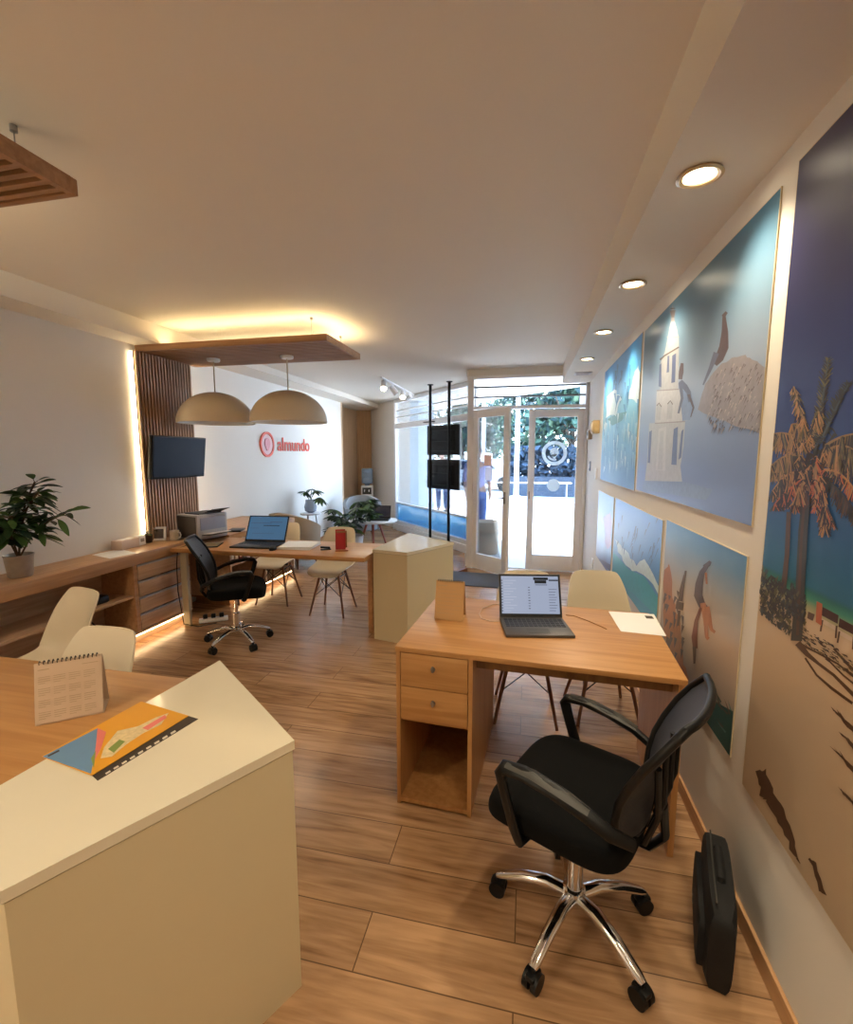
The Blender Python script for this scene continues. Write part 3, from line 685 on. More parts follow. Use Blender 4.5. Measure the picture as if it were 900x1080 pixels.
for k, (n_, c_) in enumerate(BC):
    t = thing('ring_binder', '%s ring binder standing in the wall counter shelf behind the office chair' % n_, 'binder', (-3.06, 4.13+k*.07, .438), 0, 'ring binders in the wall counter')
    MB().box((0, 0, .115), (.20, .055, .23), bev=.003).build('cover', mat('binder_'+n_.replace(' ', '_'), c_, .5), t)
    MB().bb(.1003, .1009, -.018, .018, .05, .13).build('spine_label', PAPER, t, smooth=False)

# ------------------------------------------------------------------ white wedge pedestals and desks
def pedestal(loc, label, hgt=.78):
    t = thing('reception_pedestal', label, 'counter', (*loc, 0), 0, 'white wedge shaped pedestals ending the desks')
    q = [(0, 0), (-.525, .395), (-.615, -.455), (-.30, -.52)]       # right, far, left, near corners
    def ins(k): cx = sum(a for a, b in q)/4; cy = sum(b for a, b in q)/4; return [(cx+(a-cx)*k, cy+(b-cy)*k) for a, b in q]
    MB().prism(ins(.985), hgt-.03, z0=.0).build('body', WHITE_LAM, t, smooth=False)
    MB().prism(q, .026, z0=hgt-.026).build('top', WHITE_TOP, t, smooth=False)
    MB().prism(ins(.975), .004, z0=hgt-.030).build('shadow_gap', mat('gap', (96, 84, 64), .7), t, smooth=False)
    return t
pedestal((-.632, 4.04), 'white wedge shaped pedestal with glossy top at the end of the middle desk')
pedestal((-.608, 1.075), 'large white wedge shaped pedestal in the foreground holding the travel leaflets')

ZD = .74
d2 = thing('desk', 'wood desk between the wall counter and the far white pedestal', 'desk', (-2.15, 3.73, 0))
def rel(m_, o, x0, x1, y0, y1, z0, z1, bev=0): return m_.bb(x0-o.location.x, x1-o.location.x, y0-o.location.y, y1-o.location.y, z0, z1, bev)
rel(MB(), d2, -3.085, -1.265, 3.43, 4.03, ZD-.036, ZD, .002).build('desktop', OAK, d2)
rel(MB(), d2, -1.335, -1.29, 3.70, 3.98, 0, ZD-.036, .002).build('leg_panel', OAKY, d2)
rel(MB(), d2, -3.05, -2.985, 3.50, 3.53, 0, ZD-.036, .002).build('leg_panel', WHITE_EDGE, d2)
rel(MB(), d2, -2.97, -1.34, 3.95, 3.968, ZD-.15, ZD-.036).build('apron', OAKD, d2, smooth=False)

d3 = thing('desk', 'wood desk in the left foreground carrying a spiral desk calendar', 'desk', (-2.0, .85, 0))
rel(MB(), d3, -2.95, -1.215, .62, 1.385, ZD-.036, ZD, .002).build('desktop', OAK, d3)
rel(MB(), d3, -2.93, -2.895, .66, 1.34, 0, ZD-.036, .002).build('leg_panel', OAKZ, d3)
rel(MB(), d3, -1.30, -1.265, .66, 1.34, 0, ZD-.036, .002).build('leg_panel', OAKZ, d3)
rel(MB(), d3, -2.895, -1.30, 1.0, 1.018, .38, ZD-.036).build('apron', OAKZ, d3, smooth=False)

# right desk with drawer unit
DRZ = R(-3.2)
d1 = thing('desk', 'wood desk with two drawers and an open laptop beside the wall pictures', 'desk', (-.54, 1.828, 0), DRZ)
W_, D_ = 1.138, .752
MB().bb(0, W_, 0, D_, ZD-.022, ZD, bev=.0015).build('desktop', OAK, d1)
un = MB().bb(.003, .021, .004, D_-.004, 0, ZD-.022).bb(.322, .340, .004, D_-.004, 0, ZD-.022)
un.bb(.021, .322, .004, D_-.02, .012, .030).bb(.021, .322, D_-.02, D_-.004, .012, ZD-.022).bb(.021, .322, .02, D_-.02, .395, .410)
un.build('drawer_unit', OAKZ, d1, smooth=False)
for k, (z0, z1) in enumerate(((.566, .714), (.412, .562))):
    d = MB().bb(.024, .319, .002, .02, z0, z1, bev=.0015).build('drawer', OAK, d1)
    MB().bb(.03, .313, .02, .5, z0+.01, z1-.02).build('drawer_box', OAKD, d, smooth=False)
    MB().cyl((.17, .002, z0+.09), (.17, -.004, z0+.09), .010).bb(.166, .174, -.012, -.004, z0+.08, z0+.105).build('lock_key', ALU, d)
MB().bb(.340, W_-.003, .10, .118, ZD-.10, ZD-.022).build('apron', OAKD, d1, smooth=False)
MB().bb(W_-.025, W_-.003, .02, D_-.02, 0, ZD-.022).build('leg_panel', OAKZ, d1, smooth=False)

# ------------------------------------------------------------------ shell chairs
def shell_fn():
    P = [(.225, .405), (.222, .425), (.20, .438), (.13, .437), (.02, .425), (-.08, .425), (-.145, .447), (-.185, .50), (-.205, .58), (-.222, .68), (-.240, .755), (-.252, .798), (-.257, .813), (-.259, .820)]
    Wd = [.10, .15, .172, .186, .198, .205, .208, .205, .197, .182, .163, .142, .115, .07]
    Lf = [.0, .0, .010, .03, .05, .066, .08, .088, .08, .055, .03, .015, .008, .004]
    n = len(P)-1
    def lerp(arr, t):
        x = t*n; i = min(int(x), n-1); f_ = x-i
        def g(j): return arr[max(0, min(n, j))]
        a0, a1, a2, a3 = g(i-1), g(i), g(i+1), g(i+2)
        def cr(a, b, c_, d): return .5*((2*b)+(-a+c_)*f_+(2*a-5*b+4*c_-d)*f_*f_+(-a+3*b-3*c_+d)*f_**3)
        if isinstance(a1, tuple): return tuple(cr(*q) for q in zip(a0, a1, a2, a3))
        return cr(a0, a1, a2, a3)
    def fn(u, v):
        x = u*2-1
        (f0, z0), w, l = lerp(P, v), lerp(Wd, v), lerp(Lf, v)
        e = .01; a = lerp(P, max(0, v-e)); b = lerp(P, min(1, v+e)); tx, tz = b[0]-a[0], b[1]-a[1]; L = math.hypot(tx, tz) or 1
        nx, nz = tz/L, -tx/L                       # points up over the seat, forward at the back
        k = abs(x)**2.4*l
        return Vector((x*w, f0+nx*k, z0+nz*k))
    return fn
def make_shell_chair(label, group, shellmat):
    t = thing('shell_chair', label, 'chair', (0, 0, 0), 0, group)
    MB().grid(shell_fn(), 22, 40, thick=.007).build('shell', shellmat, t)
    for sx in (-1, 1):
        for sy in (-1, 1):
            MB().cyl((sx*.095, sy*.085, .405), (sx*.178, sy*.172, 0), .013, .009, 12).build('leg', LEGW, t)
    mb = MB()
    for sx in (-1, 1): mb.tube([(sx*.105, -.095, .375), (sx*.105, .095, .375)], .004, 6)
    for sy in (-1, 1):
        mb.tube([(-.10, sy*.09, .385), (.14, sy*.132, .19)], .0035, 6).tube([(.10, sy*.09, .385), (-.14, sy*.132, .19)], .0035, 6)
    for sx in (-1, 1):
        mb.tube([(sx*.10, -.09, .385), (sx*.14, .132, .19)], .0035, 6).tube([(sx*.10, .09, .385), (sx*.14, -.132, .19)], .0035, 6)
    mb.bb(-.11, .11, -.015, .015, .398, .420).bb(-.015, .015, -.1, .1, .398, .420)
    mb.build('wire_brace', WIRE, t); return t
# local chair faces +Y
ch = make_shell_chair('cream shell chair turned sideways behind the left foreground desk, the taller looking one', 'shell chairs at the left foreground desk', SHELLW)
ch.location = (-2.45, 1.79, 0); ch.rotation_euler = (0, 0, R(180-14))
def place(label, group, x, y, a, src=ch):
    c_ = copy_tree(src); c_.location = (x, y, 0); c_.rotation_euler = (0, 0, R(a)); c_['label'] = label; c_['group'] = group; return c_
place('cream shell chair with rounded back directly behind the spiral calendar', 'shell chairs at the left foreground desk', -1.75, 1.33, 180)
ch2 = place('ivory shell chair at the middle desk, behind the laptop', 'shell chairs at the middle desk', -2.58, 4.36, 180+3)
place('ivory shell chair at the middle desk, behind the red card stand', 'shell chairs at the middle desk', -1.87, 4.17, 180)
place('ivory shell chair mostly hidden behind the laptop on the right desk', 'shell chairs at the right desk', .02, 2.72, 180+2)
c6 = place('ivory shell chair at the right desk, close to the wall pictures', 'shell chairs at the right desk', .475, 2.82, 180+8)
for o in (ch2, c6): pass
yel = mat('yellowed_shell', (232, 206, 140), .35, var=.02)

# ------------------------------------------------------------------ office chairs (local: faces +Y)
def make_office(label, group):
    t = thing('office_chair', label, 'office chair', (0, 0, 0), 0, group)
    # five-star chrome base
    for k in range(5):
        a = R(72*k+103); ca, sa = math.cos(a), math.sin(a)
        L = MB().tube([(ca*.028, sa*.028, .115), (ca*.09, sa*.09, .125), (ca*.17, sa*.17, .108), (ca*.245, sa*.245, .078), (ca*.262, sa*.262, .070)], [.024, .022, .020, .017, .012], 12, flat=(1, .8)).build('base_leg', CHROME, t)
        q = MB(); ta, tb_ = -sa, ca; cx, cy = ca*.258, sa*.258
        for sd in (-1, 1):
            o = Vector((cx+ta*sd*.014, cy+tb_*sd*.014, .028)); ax = Vector((ta, tb_, 0))
            q.tube([o-ax*.009, o+ax*.009], .028, 20)
        q.tube([(cx, cy, .03), (cx, cy, .07)], .008, 8)
        q.box((cx, cy, .047), (.03, .05, .018), rz=a-math.pi/2, bev=.006)
        c_ = q.build('caster', BLACK, L)
    MB().lathe([(.030, .085), (.036, .095), (.036, .14), (.030, .145), (.026, .146), (.026, .26), (.014, .262), (.014, .41)], seg=24).build('gas_column', CHROME, t)
    MB().box((0, 0, .415), (.15, .24, .04), bev=.012).tube([(.05, .02, .42), (.2, .04, .405), (.25, .045, .40)], .006, 8).build('mechanism', BLACK, t)
    # seat: fat rounded cushion with waterfall front
    def seat(u, v):
        a = 2*math.pi*u; ph = (v-.5)*math.pi
        n_ = .42
        cx = math.copysign(abs(math.cos(a))**n_, math.cos(a)); sy = math.copysign(abs(math.sin(a))**n_, math.sin(a))
        r = math.cos(ph)**.45 if abs(v-.5) < .4999 else 0
        x = cx*.235*r; y = .02+sy*.222*r
        z = .468+.052*math.copysign(abs(math.sin(ph))**.75, math.sin(ph))
        if y > .1: z -= .9*(y-.1)**2*1.6
        z += .02*(x/.25)**2*(1 if z > .468 else 0) - .012*math.exp(-(x*x+y*y)/.02)*(1 if z > .468 else 0)
        return Vector((x, y, z))
    MB().grid(seat, 56, 22).build('seat', FABRIC, t)
    # back: curved mesh panel in a black frame
    prof = [(.49, -.20), (.54, -.206), (.60, -.206), (.66, -.215), (.72, -.236), (.785, -.266), (.845, -.302), (.90, -.338)]
    wid = [.14, .175, .19, .20, .21, .216, .21, .175]
    def back(u, v, off=0):
        n_ = len(prof)-1; x_ = v*n_; i = min(int(x_), n_-1); f_ = x_-i
        z = prof[i][0]*(1-f_)+prof[i+1][0]*f_; y = prof[i][1]*(1-f_)+prof[i+1][1]*f_; w = wid[i]*(1-f_)+wid[i+1]*f_
        x = (u*2-1)
        return Vector((x*w, y+.06*abs(x)**2.2*(.8-.3*v)+off, z))
    MB().grid(lambda u, v: back(u, v), 20, 24, thick=.008).build('back_mesh', MESHB, t)
    loop = [back(0, k/14) for k in range(15)]+[back(k/8, 1) for k in range(1, 8)]+[back(1, 1-k/14) for k in range(15)]+[back(1-k/8, 0) for k in range(1, 8)]
    MB().tube(loop, .0115, 10, closed=True).build('back_frame', BLACK, t)
    mb = MB()
    for sx in (-.105, -.035, .035, .105): mb.tube([Vector((sx, back(.5, 0).y-.02, .50)), Vector((sx*1.1, back(.5, .25).y-.045, .60)), Vector((sx*1.25, back(.5, .5).y-.025, .70)), Vector((sx*1.4, back(.5, .62).y-.004, .76))], .009, 8)
    mb.tube([(0, -.10, .415), (0, -.22, .42), (0, -.255, .47), (0, -.245, .56)], .015, 10, flat=(1.8, .7))
    mb.build('lumbar_support', BLACK, t)
    for sx in (-1, 1):
        mb = MB(); X = sx*.25
        mb.tube([(sx*.15, .07, .43), (sx*.25, .085, .435), (X, .10, .47), (X, .135, .575), (X, .15, .625), (X*.99, .14, .646), (X*.98, .08, .654), (X*.97, -.01, .642), (X*.96, -.10, .616), (X*.92, -.165, .585), (sx*.20, -.215, .56)],
                [.014, .015, .015, .015, .016, .018, .018, .018, .017, .016, .013], 10, flat=(1.25, .85))
        a_ = mb.build('armrest', BLACK, t)
        MB().tube([(X*.985, .13, .660), (X*.975, .05, .662), (X*.965, -.05, .643), (X*.955, -.11, .625)], [.010, .012, .012, .009], 8, flat=(1.9, .5)).build('arm_pad', GREYP, a_)
    return t
oc = make_office('black office chair on chrome star base in front of the right desk', 'black office chairs')
oc.location = (.188, 1.435, 0); oc.rotation_euler = (0, 0, R(154-90))
o2 = copy_tree(oc); o2.location = (-2.335, 3.27, 0); o2.rotation_euler = (0, 0, R(30-90))
o2['label'] = 'black office chair by the wall counter, tucked under the middle desk'

# ------------------------------------------------------------------ laptops
def screen_mat(name, base, es):
    return mat(name, (20, 22, 26), .2, var=.02, emit=lin(base), es=es)
SCR_L = screen_mat('lit_screen', (196, 208, 236), .55)
SCR_B = screen_mat('blue_screen', (84, 130, 170), .5)
SCR_D = screen_mat('dim_screen', (60, 62, 80), .25)
LAPB = mat('laptop_grey', (92, 88, 88), .4, .5); LAPK = mat('laptop_black', (26, 26, 28), .4)
def laptop(label, loc, rz, w, d, open_deg, scr, body, rows=None):
    """screen hinge at +Y, keyboard front at -Y"""
    t = thing('laptop', label, 'laptop', loc, rz)
    MB().box((0, 0, .008), (w, d, .015), bev=.004).build('base', body, t)
    kb = MB()
    for r_ in range(5):
        for c_ in range(13): kb.box((-w*.42+c_*w*.07, d*.36-r_*d*.095, .0165), (w*.058, d*.075, .002))
    kb.build('keyboard', LAPK, t, smooth=False)
    MB().bb(-w*.16, w*.16, -d*.42, -d*.16, .0155, .0165).build('touchpad', GREYP, t, smooth=False)
    sc_h = d*.96
    Mx = Matrix.Translation((0, d/2-.004, .012)) @ Matrix.Rotation(R(90-(open_deg-90))*1. , 4, 'X')
    # lid local: x across, y up along the lid, z towards the viewer
    lid = MB(); lid.box((0, sc_h/2, -.004), (w, sc_h, .007), bev=.003)
    lo = lid.build('lid', body, t); lo.matrix_local = Matrix.Translation((0, d/2-.004, .014)) @ Matrix.Rotation(R(180-open_deg), 4, 'X')
    b = MB().bb(-w/2+.004, w/2-.004, .004, sc_h-.004, -.0005, .0006).build('bezel', LAPK, lo, smooth=False)
    s_ = MB(); s_.bb(-w/2+.012, w/2-.012, .020, sc_h-.012, .0006, .0012)
    mats = [scr]
    if rows:
        for (x0, x1, y0, y1, mi, mt) in rows:
            if mt not in mats: mats.append(mt)
            s_.mi = mats.index(mt); s_.bb(x0*w, x1*w, y0*sc_h, y1*sc_h, .0013, .0016)
    s_.build('screen', mats, lo, smooth=False)
    return t
T1 = screen_mat('screen_text', (96, 104, 128), .4); T2 = screen_mat('screen_block', (40, 46, 52), .3); T3 = screen_mat('screen_panel', (214, 222, 244), .6)
rows = [(.06, .30, .86, .92, 0, T2), (.31, .46, .84, .87, 0, T2), (.08, .27, .78, .855, 0, T2), (.09, .28, .74, .755, 0, T1)]
for k in range(12): rows.append((-.46, -.44, .14+k*.063, .165+k*.063, 0, T1)); rows.append((-.42, -.42+.10+.05*(k*7 % 3), .145+k*.063, .158+k*.063, 0, T3))
for k in range(9): rows.append((.30, .40+.015*(k % 3), .16+k*.06, .17+k*.06, 0, T1)); rows.append((-.03, .0, .20+k*.06, .215+k*.06, 0, T2 if k % 3 == 0 else T1))
lx, ly = onz(569, 663, ZD)
laptop('grey laptop with a lit white screen on the right desk', (.057, 2.165, ZD), R(10.5), .312, .228, 112, SCR_L, LAPB, rows)
rows2 = [(-.42, .1, .70, .715, 0, T1), (-.1, .3, .60, .625, 0, T2), (-.42, -.2, .5, .51, 0, T1), (.05, .35, .74, .76, 0, T1), (-.35, .2, .30, .31, 0, T1)]
laptop('black laptop with a blue screen on the middle desk', (-2.385, 3.70, ZD), R(5), .40, .27, 118, SCR_B, LAPK, rows2)
# things on the right desk
def calendar(label, loc, rz, w, h_, cmat, line, lean=.24, months=False):
    t = thing('desk_calendar', label, 'calendar', loc, rz)
    hb = h_*math.cos(math.atan(lean)); b0 = h_*lean*.97
    MB().face([(-w/2, -b0, 0.002), (w/2, -b0, 0.002), (w/2, 0, hb), (-w/2, 0, hb)]).face([(-w/2, b0, .002), (w/2, b0, .002), (w/2, 0, hb-.001), (-w/2, 0, hb-.001)])
    st = MB()
    for sg_ in (-1, 1):
        st.prism([(sg_*b0, 0), (sg_*(b0+.003), 0), (.002*sg_, hb), (0, hb)], w, M=Matrix(((0, 0, 1, -w/2), (1, 0, 0, 0), (0, 1, 0, 0), (0, 0, 0, 1))))
    st.box((0, 0, .0015), (w, b0*2, .002)); st.build('stand', cmat, t, smooth=False)
    pg = MB(); ang = math.atan2(hb, b0)
    Mp = Matrix.Translation((0, -b0-.004, .003)) @ Matrix.Rotation(ang, 4, 'X')
    pg.box((0, h_/2, .001), (w*.98, h_*.97, .003), M=None) if False else None
    b = bmesh.new(); bmesh.ops.create_cube(b, size=1, matrix=Mp @ Matrix.Translation((0, h_*.49, .0012)) @ Matrix.Diagonal((w*.985, h_*.95, .0024, 1))); pg._merge(b)
    pg.mi = 1
    def mark(x0, x1, y0, y1):
        b = bmesh.new(); bmesh.ops.create_cube(b, size=1, matrix=Mp @ Matrix.Translation(((x0+x1)/2*w, (y0+y1)/2*h_, .0028)) @ Matrix.Diagonal(((x1-x0)*w, (y1-y0)*h_, .0006, 1))); pg._merge(b)
    if months:
        for r_ in range(4):
            for c_ in range(4):
                for l_ in range(4): mark(-.44+c_*.22, -.44+c_*.22+(.17 if l_ else .1), .08+r_*.19+l_*.034, .088+r_*.19+l_*.034)
        mark(-.44, -.28, .87, .885); mark(.2, .44, .87, .88)
    else:
        for l_ in range(7): mark(-.42, .42 if l_ % 3 else .2, .16+l_*.10, .167+l_*.10)
        mark(-.42, -.1, .86, .875)
    pg.build('page', [cmat, line], t, smooth=False)
    sp = MB()
    for k in range(14):
        x = -w*.42+k*w*.84/13
        sp.tube([(x, .007*math.cos(2*math.pi*j/10)-.001, hb-.001+.007*math.sin(2*math.pi*j/10)) for j in range(10)], .0016, 5, closed=True)
    sp.build('spiral', mat('spiral_wire', (70, 60, 52), .4, .3), t); return t
KRAFT = mat('kraft_paper', (196, 154, 104), .7, var=.03)
calendar('kraft spiral desk calendar on the left end of the right desk', (-.365, 2.235, ZD), R(-2), .145, .195, KRAFT, INKL)
calendar('beige spiral desk calendar showing the months on the foreground desk', (-1.405, 1.115, ZD), R(38), .175, .185, mat('calendar_paper', (204, 178, 152), .7, var=.02), INKL, .25, True)

def sheet(name, label, cat, pts, z, mt, th=.0012, marks=None, group=None):
    cx = sum(p_[0] for p_ in pts)/len(pts); cy = sum(p_[1] for p_ in pts)/len(pts)
    o = MB(); o.prism([(x-cx, y-cy) for x, y in pts], th)
    mats = [mt]
    if marks:
        for i_, (poly, mm) in enumerate(marks):
            if mm not in mats: mats.append(mm)
            o.mi = mats.index(mm); o.prism([(x-cx, y-cy) for x, y in poly], .0003+.00012*i_, z0=th)
    o = o.build(name, mats, smooth=False); o.location = (cx, cy, z)
    return tag(o, label, cat, group)
pp = [onz(*q, ZD) for q in ((642, 645), (690, 648), (703, 671), (655, 666))]
sheet('paper_sheet', 'white paper sheet with a small stamp on the right desk', 'paper', pp, ZD, PAPERW, marks=[([onz(*q, ZD) for q in ((680, 649.5), (688, 650), (690, 653), (682, 652.5))], INK)])
mb = MB().tube([onz(u, v, ZD)+(ZD+.003,) for u, v in ((531, 637), (520, 638), (509, 642), (505.5, 648), (508, 653), (518, 656), (530, 656))], .003, 6)
tag(mb.build('charging_cable', mat('pale_cable', (206, 176, 150), .5)), 'pale charging cable looping out from the laptop on right desk', 'cable')
mb = MB().tube([onz(u, v, ZD)+(ZD+.002,) for u, v in ((597, 649), (606, 650), (620, 655), (634, 661), (640, 664))], .002, 6)
tag(mb.build('thin_cable', mat('tan_cable', (160, 112, 66), .5)), 'thin tan cable running right of the laptop on right desk', 'cable')

# brochures on the foreground pedestal
ZP = .78
BL = mat('leaflet_blue', (104, 142, 178), .45); OR = mat('leaflet_orange', (226, 158, 34), .45, var=.05); PK = mat('leaflet_pink', (226, 120, 110), .5); CRM = mat('leaflet_cream', (222, 198, 150), .5, var=.3, scale=90); GRN = mat('leaflet_green', (130, 150, 74), .5); DK = mat('leaflet_dark', (58, 48, 40), .5)
def bz(L_, z=ZP): return [onz(u, v, z) for u, v in L_]
sheet('leaflet', 'dark edged leaflet lying underneath the colourful map leaflet', 'leaflet', bz([(97, 818), (103, 823.5), (209, 758.5), (196, 754.5)]), ZP, DK,
      marks=[(bz([(112+k*8.6, 817.4-k*5.27), (117+k*8.6, 814.4-k*5.27), (116+k*8.6, 813-k*5.27), (111+k*8.6, 816-k*5.27)]), PAPER) for k in range(9)])
sheet('leaflet', 'orange and blue map leaflet on the foreground white pedestal', 'leaflet', bz([(44, 798), (149, 740), (199, 755), (97, 818)], ZP+.0022), ZP+.0016, OR, .0014,
      marks=[(bz([(45, 798), (103, 768), (107, 772), (100, 795), (96, 816)], ZP+.003), BL), (bz([(103, 768), (112, 772), (107, 788), (98, 806), (101, 788)], ZP+.003), PK),
             (bz([(110, 788), (124, 771), (146, 766), (164, 757), (178, 752), (170, 764), (150, 774), (132, 786), (118, 798), (106, 800)], ZP+.003), CRM),
             (bz([(114, 790), (126, 780), (132, 782), (120, 794)], ZP+.0034), GRN), (bz([(150, 768), (174, 754), (176, 757), (156, 770)], ZP+.0034), PK), (bz([(96, 800), (101, 792), (99, 810)], ZP+.0034), GRN),
             (bz([(50, 797), (62, 791), (63, 792.2), (51, 798.2)], ZP+.0034), INK)])

# laptop bag on the floor by the wall
bg = thing('laptop_bag', 'black laptop bag standing on the floor against the right wall', 'bag', (.627, 1.478, 0), R(74))
# local: x along length, y thickness, z height
BAGM = mat('black_nylon', (11, 10, 12), .75, var=.2, scale=150, bump=.2)
def bulge(mb, L, T, Hh, z0, y0=0):
    b = bmesh.new(); bmesh.ops.create_cube(b, size=1); bmesh.ops.subdivide_edges(b, edges=list(b.edges), cuts=9, use_grid_fill=True)
    for v in b.verts:
        x, y, z = v.co*2; px, pz = abs(x)**4, abs(z)**4
        k = (1-.25*max(px, pz)) ; r_ = 1-.10*(px*pz)
        v.co = Vector((x*L/2*r_, y0+y*T/2*k*(1-.35*px*pz), z0+(z+1)*Hh/2*(r_ if z > 0 else 1)))
    mb._merge(b)
mb = MB(); bulge(mb, .37, .085, .27, .002); mb.build('body', BAGM, bg)
mb = MB(); bulge(mb, .30, .03, .17, .03, .045); mb.build('front_pocket', BAGM, bg)
MB().tube([(-.07, 0, .262), (-.065, 0, .282), (-.03, 0, .29), (.03, 0, .29), (.065, 0, .282), (.07, 0, .262)], .007, 8, flat=(1.6, .7)).build('handle', BAGM, bg)
MB().tube([(-.15, .016, .268), (-.05, .018, .272), (.05, .018, .272), (.15, .016, .268)], .0025, 6).build('zip', GREYP, bg)
mb = MB(); mb.tube([(.02+.012*math.cos(2*math.pi*k/16), .0615, .10+.012*math.sin(2*math.pi*k/16)) for k in range(16)], .0015, 6, closed=True); mb.build('badge', GREYP, bg)

# ------------------------------------------------------------------ things on the left counter
def leafshape(mb, base, tip, width, sag=.0, n=5):
    base, tip = Vector(base), Vector(tip); d = tip-base; L = d.length
    side = d.cross(Vector((0, 0, 1)))
    if side.length < 1e-4: side = Vector((1, 0, 0))
    side = (side.normalized()+Vector((rnd.uniform(-.3, .3), rnd.uniform(-.3, .3), rnd.uniform(-.5, .5)))).normalized()
    prev = None; fs = []
    for k in range(n+1):
        t = k/n; w = width*math.sin(math.pi*min(1, t*.93+.04))**.8
        p_ = base+d*t+Vector((0, 0, -sag*L*t*t)); nrm = side.cross(d).normalized()
        row = [mb.bm.verts.new(p_-side*w/2), mb.bm.verts.new(p_-nrm*w*.12), mb.bm.verts.new(p_+side*w/2)]
        if prev:
            for q in range(2):
                f_ = mb.bm.faces.new((prev[q], prev[q+1], row[q+1], row[q])); f_.material_index = mb.mi
        prev = row
def potted(label, loc, pot_fn, stems, leaf_len, leaf_w, mats, name='potted_plant', group=None):
    t = thing(name, label, 'plant', loc, 0, group); pot_fn(t)
    st = MB(); lf = MB()
    for (pts, n, spread) in stems:
        pts = [Vector(p_) for p_ in pts]; st.tube(pts, [.006]*len(pts), 6)
        for k in range(n):
            x = rnd.uniform(.35, 1)*(len(pts)-1); i = min(int(x), len(pts)-2); b = pts[i].lerp(pts[i+1], x-i)
            a = rnd.uniform(0, 6.28); el = rnd.uniform(-.5, .8)
            d = Vector((math.cos(a)*math.cos(el), math.sin(a)*math.cos(el), math.sin(el)))*leaf_len*rnd.uniform(.6, 1.2)
            b2 = b+d*spread; st.tube([b, b2], .0022, 5); lf.mi = rnd.randrange(len(mats)); leafshape(lf, b2, b2+d, leaf_w*rnd.uniform(.7, 1.15), .35)
    st.build('stem', STEM, t); lf.build('foliage', mats, t, recalc=False); return t
SILV = mat('silver_foil_pot', (166, 158, 150), .3, .55, var=.2, scale=30, bump=.6)
def pot_a(t):
    MB().lathe([(.060, .002), (.066, .01), (.078, .135), (.083, .15), (.079, .152), (.074, .14), (.07, .12)], seg=32, cap1=False).build('pot', SILV, t)
    MB().lathe([(.001, .12), (.073, .121)], seg=24, cap0=False, cap1=False).build('soil', mat('soil', (48, 34, 24), .95, var=.3, scale=80), t)
rnd.seed(5)
potted('leafy green houseplant in a silver pot on the left counter', (-3.265, 2.33, ZK), pot_a,
       [([(0, 0, .12), (.01, .02, .3), (.02, .06, .48), (.04, .12, .62)], 56, .3), ([(0, 0, .12), (.03, .0, .3), (.08, .02, .45), (.14, .05, .55)], 48, .3), ([(0, 0, .12), (-.02, -.05, .3), (.0, -.14, .45)], 44, .3),
        ([(0, 0, .12), (.05, .05, .26), (.12, .12, .36), (.16, .2, .40)], 36, .3), ([(0, 0, .12), (.04, -.06, .30), (.12, -.10, .42)], 40, .3)], .125, .05, [LEAF, LEAF, LEAFD, LEAFL])

# tissue carton, succulent, photo frame, mug, papers
tb_ = thing('small_carton', 'small pinkish white carton on the counter beside the succulent', 'box', (-3.385, 3.27, ZK), R(6))
MB().box((0, 0, .04), (.10, .20, .078), bev=.003).build('box_body', mat('carton', (214, 192, 178), .6), tb_)
MB().box((0, 0, .0795), (.06, .13, .002)).build('opening', PAPERW, tb_, smooth=False)
wb = thing('paper_cube', 'white note cube next to the succulent on the counter', 'box', (-3.39, 3.42, ZK))
MB().box((0, 0, .0425), (.07, .07, .085), bev=.003).build('block', PAPERW, wb); MB().bb(.0352, .0358, -.02, .02, .03, .06).build('stamp', mat('grey_print', (150, 140, 130), .6), wb, smooth=False)
def pot_b(t):
    MB().lathe([(.03, .001), (.036, .004), (.042, .07), (.044, .075), (.038, .075), (.036, .065)], seg=24).build('pot', mat('dark_pot', (50, 34, 28), .5), t)
potted('small succulent in a dark pot beside the glowing panel edge', (-3.395, 3.52, ZK), pot_b, [([(0, 0, .06), (0, 0, .085), (.005, 0, .10)], 14, .05), ([(0, 0, .06), (.02, -.02, .09)], 8, .05)], .05, .02, [LEAFL, LEAF])
pf = thing('photo_frame', 'white framed photo propped on the counter below the television', 'photo frame', (-3.40, 3.62, ZK), R(28))
Mt = Matrix.Rotation(R(-14), 4, 'X')
fm = MB()
for x0, x1, z0, z1 in ((-.085, .085, 0, .02), (-.085, .085, .11, .13), (-.085, -.065, .02, .11), (.065, .085, .02, .11)):
    fm.box(Mt @ Vector(((x0+x1)/2, 0, (z0+z1)/2)), (x1-x0, .014, z1-z0), M=Mt)
fm.build('frame', FRAMEW, pf); MB().box(Mt @ Vector((0, .002, .065)), (.132, .006, .092), M=Mt).build('photo', mat('photo_print', (88, 70, 60), .3, var=.9, scale=30), pf, smooth=False)
MB().box((0, .045, .05), (.03, .006, .11), M=Matrix.Rotation(R(30), 4, 'X')).build('easel_back', BACKING, pf, smooth=False)
mg = thing('mug', 'patterned white mug standing against the printer', 'mug', (-3.255, 3.69, ZK))
MB().lathe([(.036, .001), (.042, .005), (.042, .092), (.040, .094), (.038, .09), (.038, .01), (.001, .009)], seg=28, cap1=False).build('cup', mat('mug_print', (206, 194, 176), .4, var=.35, scale=22), mg)
MB().tube([(.040, 0, .075), (.062, 0, .075), (.07, 0, .05), (.06, 0, .025), (.040, 0, .022)], .006, 8).build('handle', PAPERW, mg)
pr = thing('printer', 'grey and white laser printer at the end of the left counter', 'printer', (-3.11, 3.90, ZK), R(-14))
MB().box((0, 0, .12), (.30, .34, .238), bev=.014).build('housing', mat('printer_grey', (176, 176, 182), .45), pr)
MB().box((-.0, -.172, .12), (.26, .006, .205), bev=.002).build('side_cover', mat('printer_dark', (66, 64, 66), .5), pr)
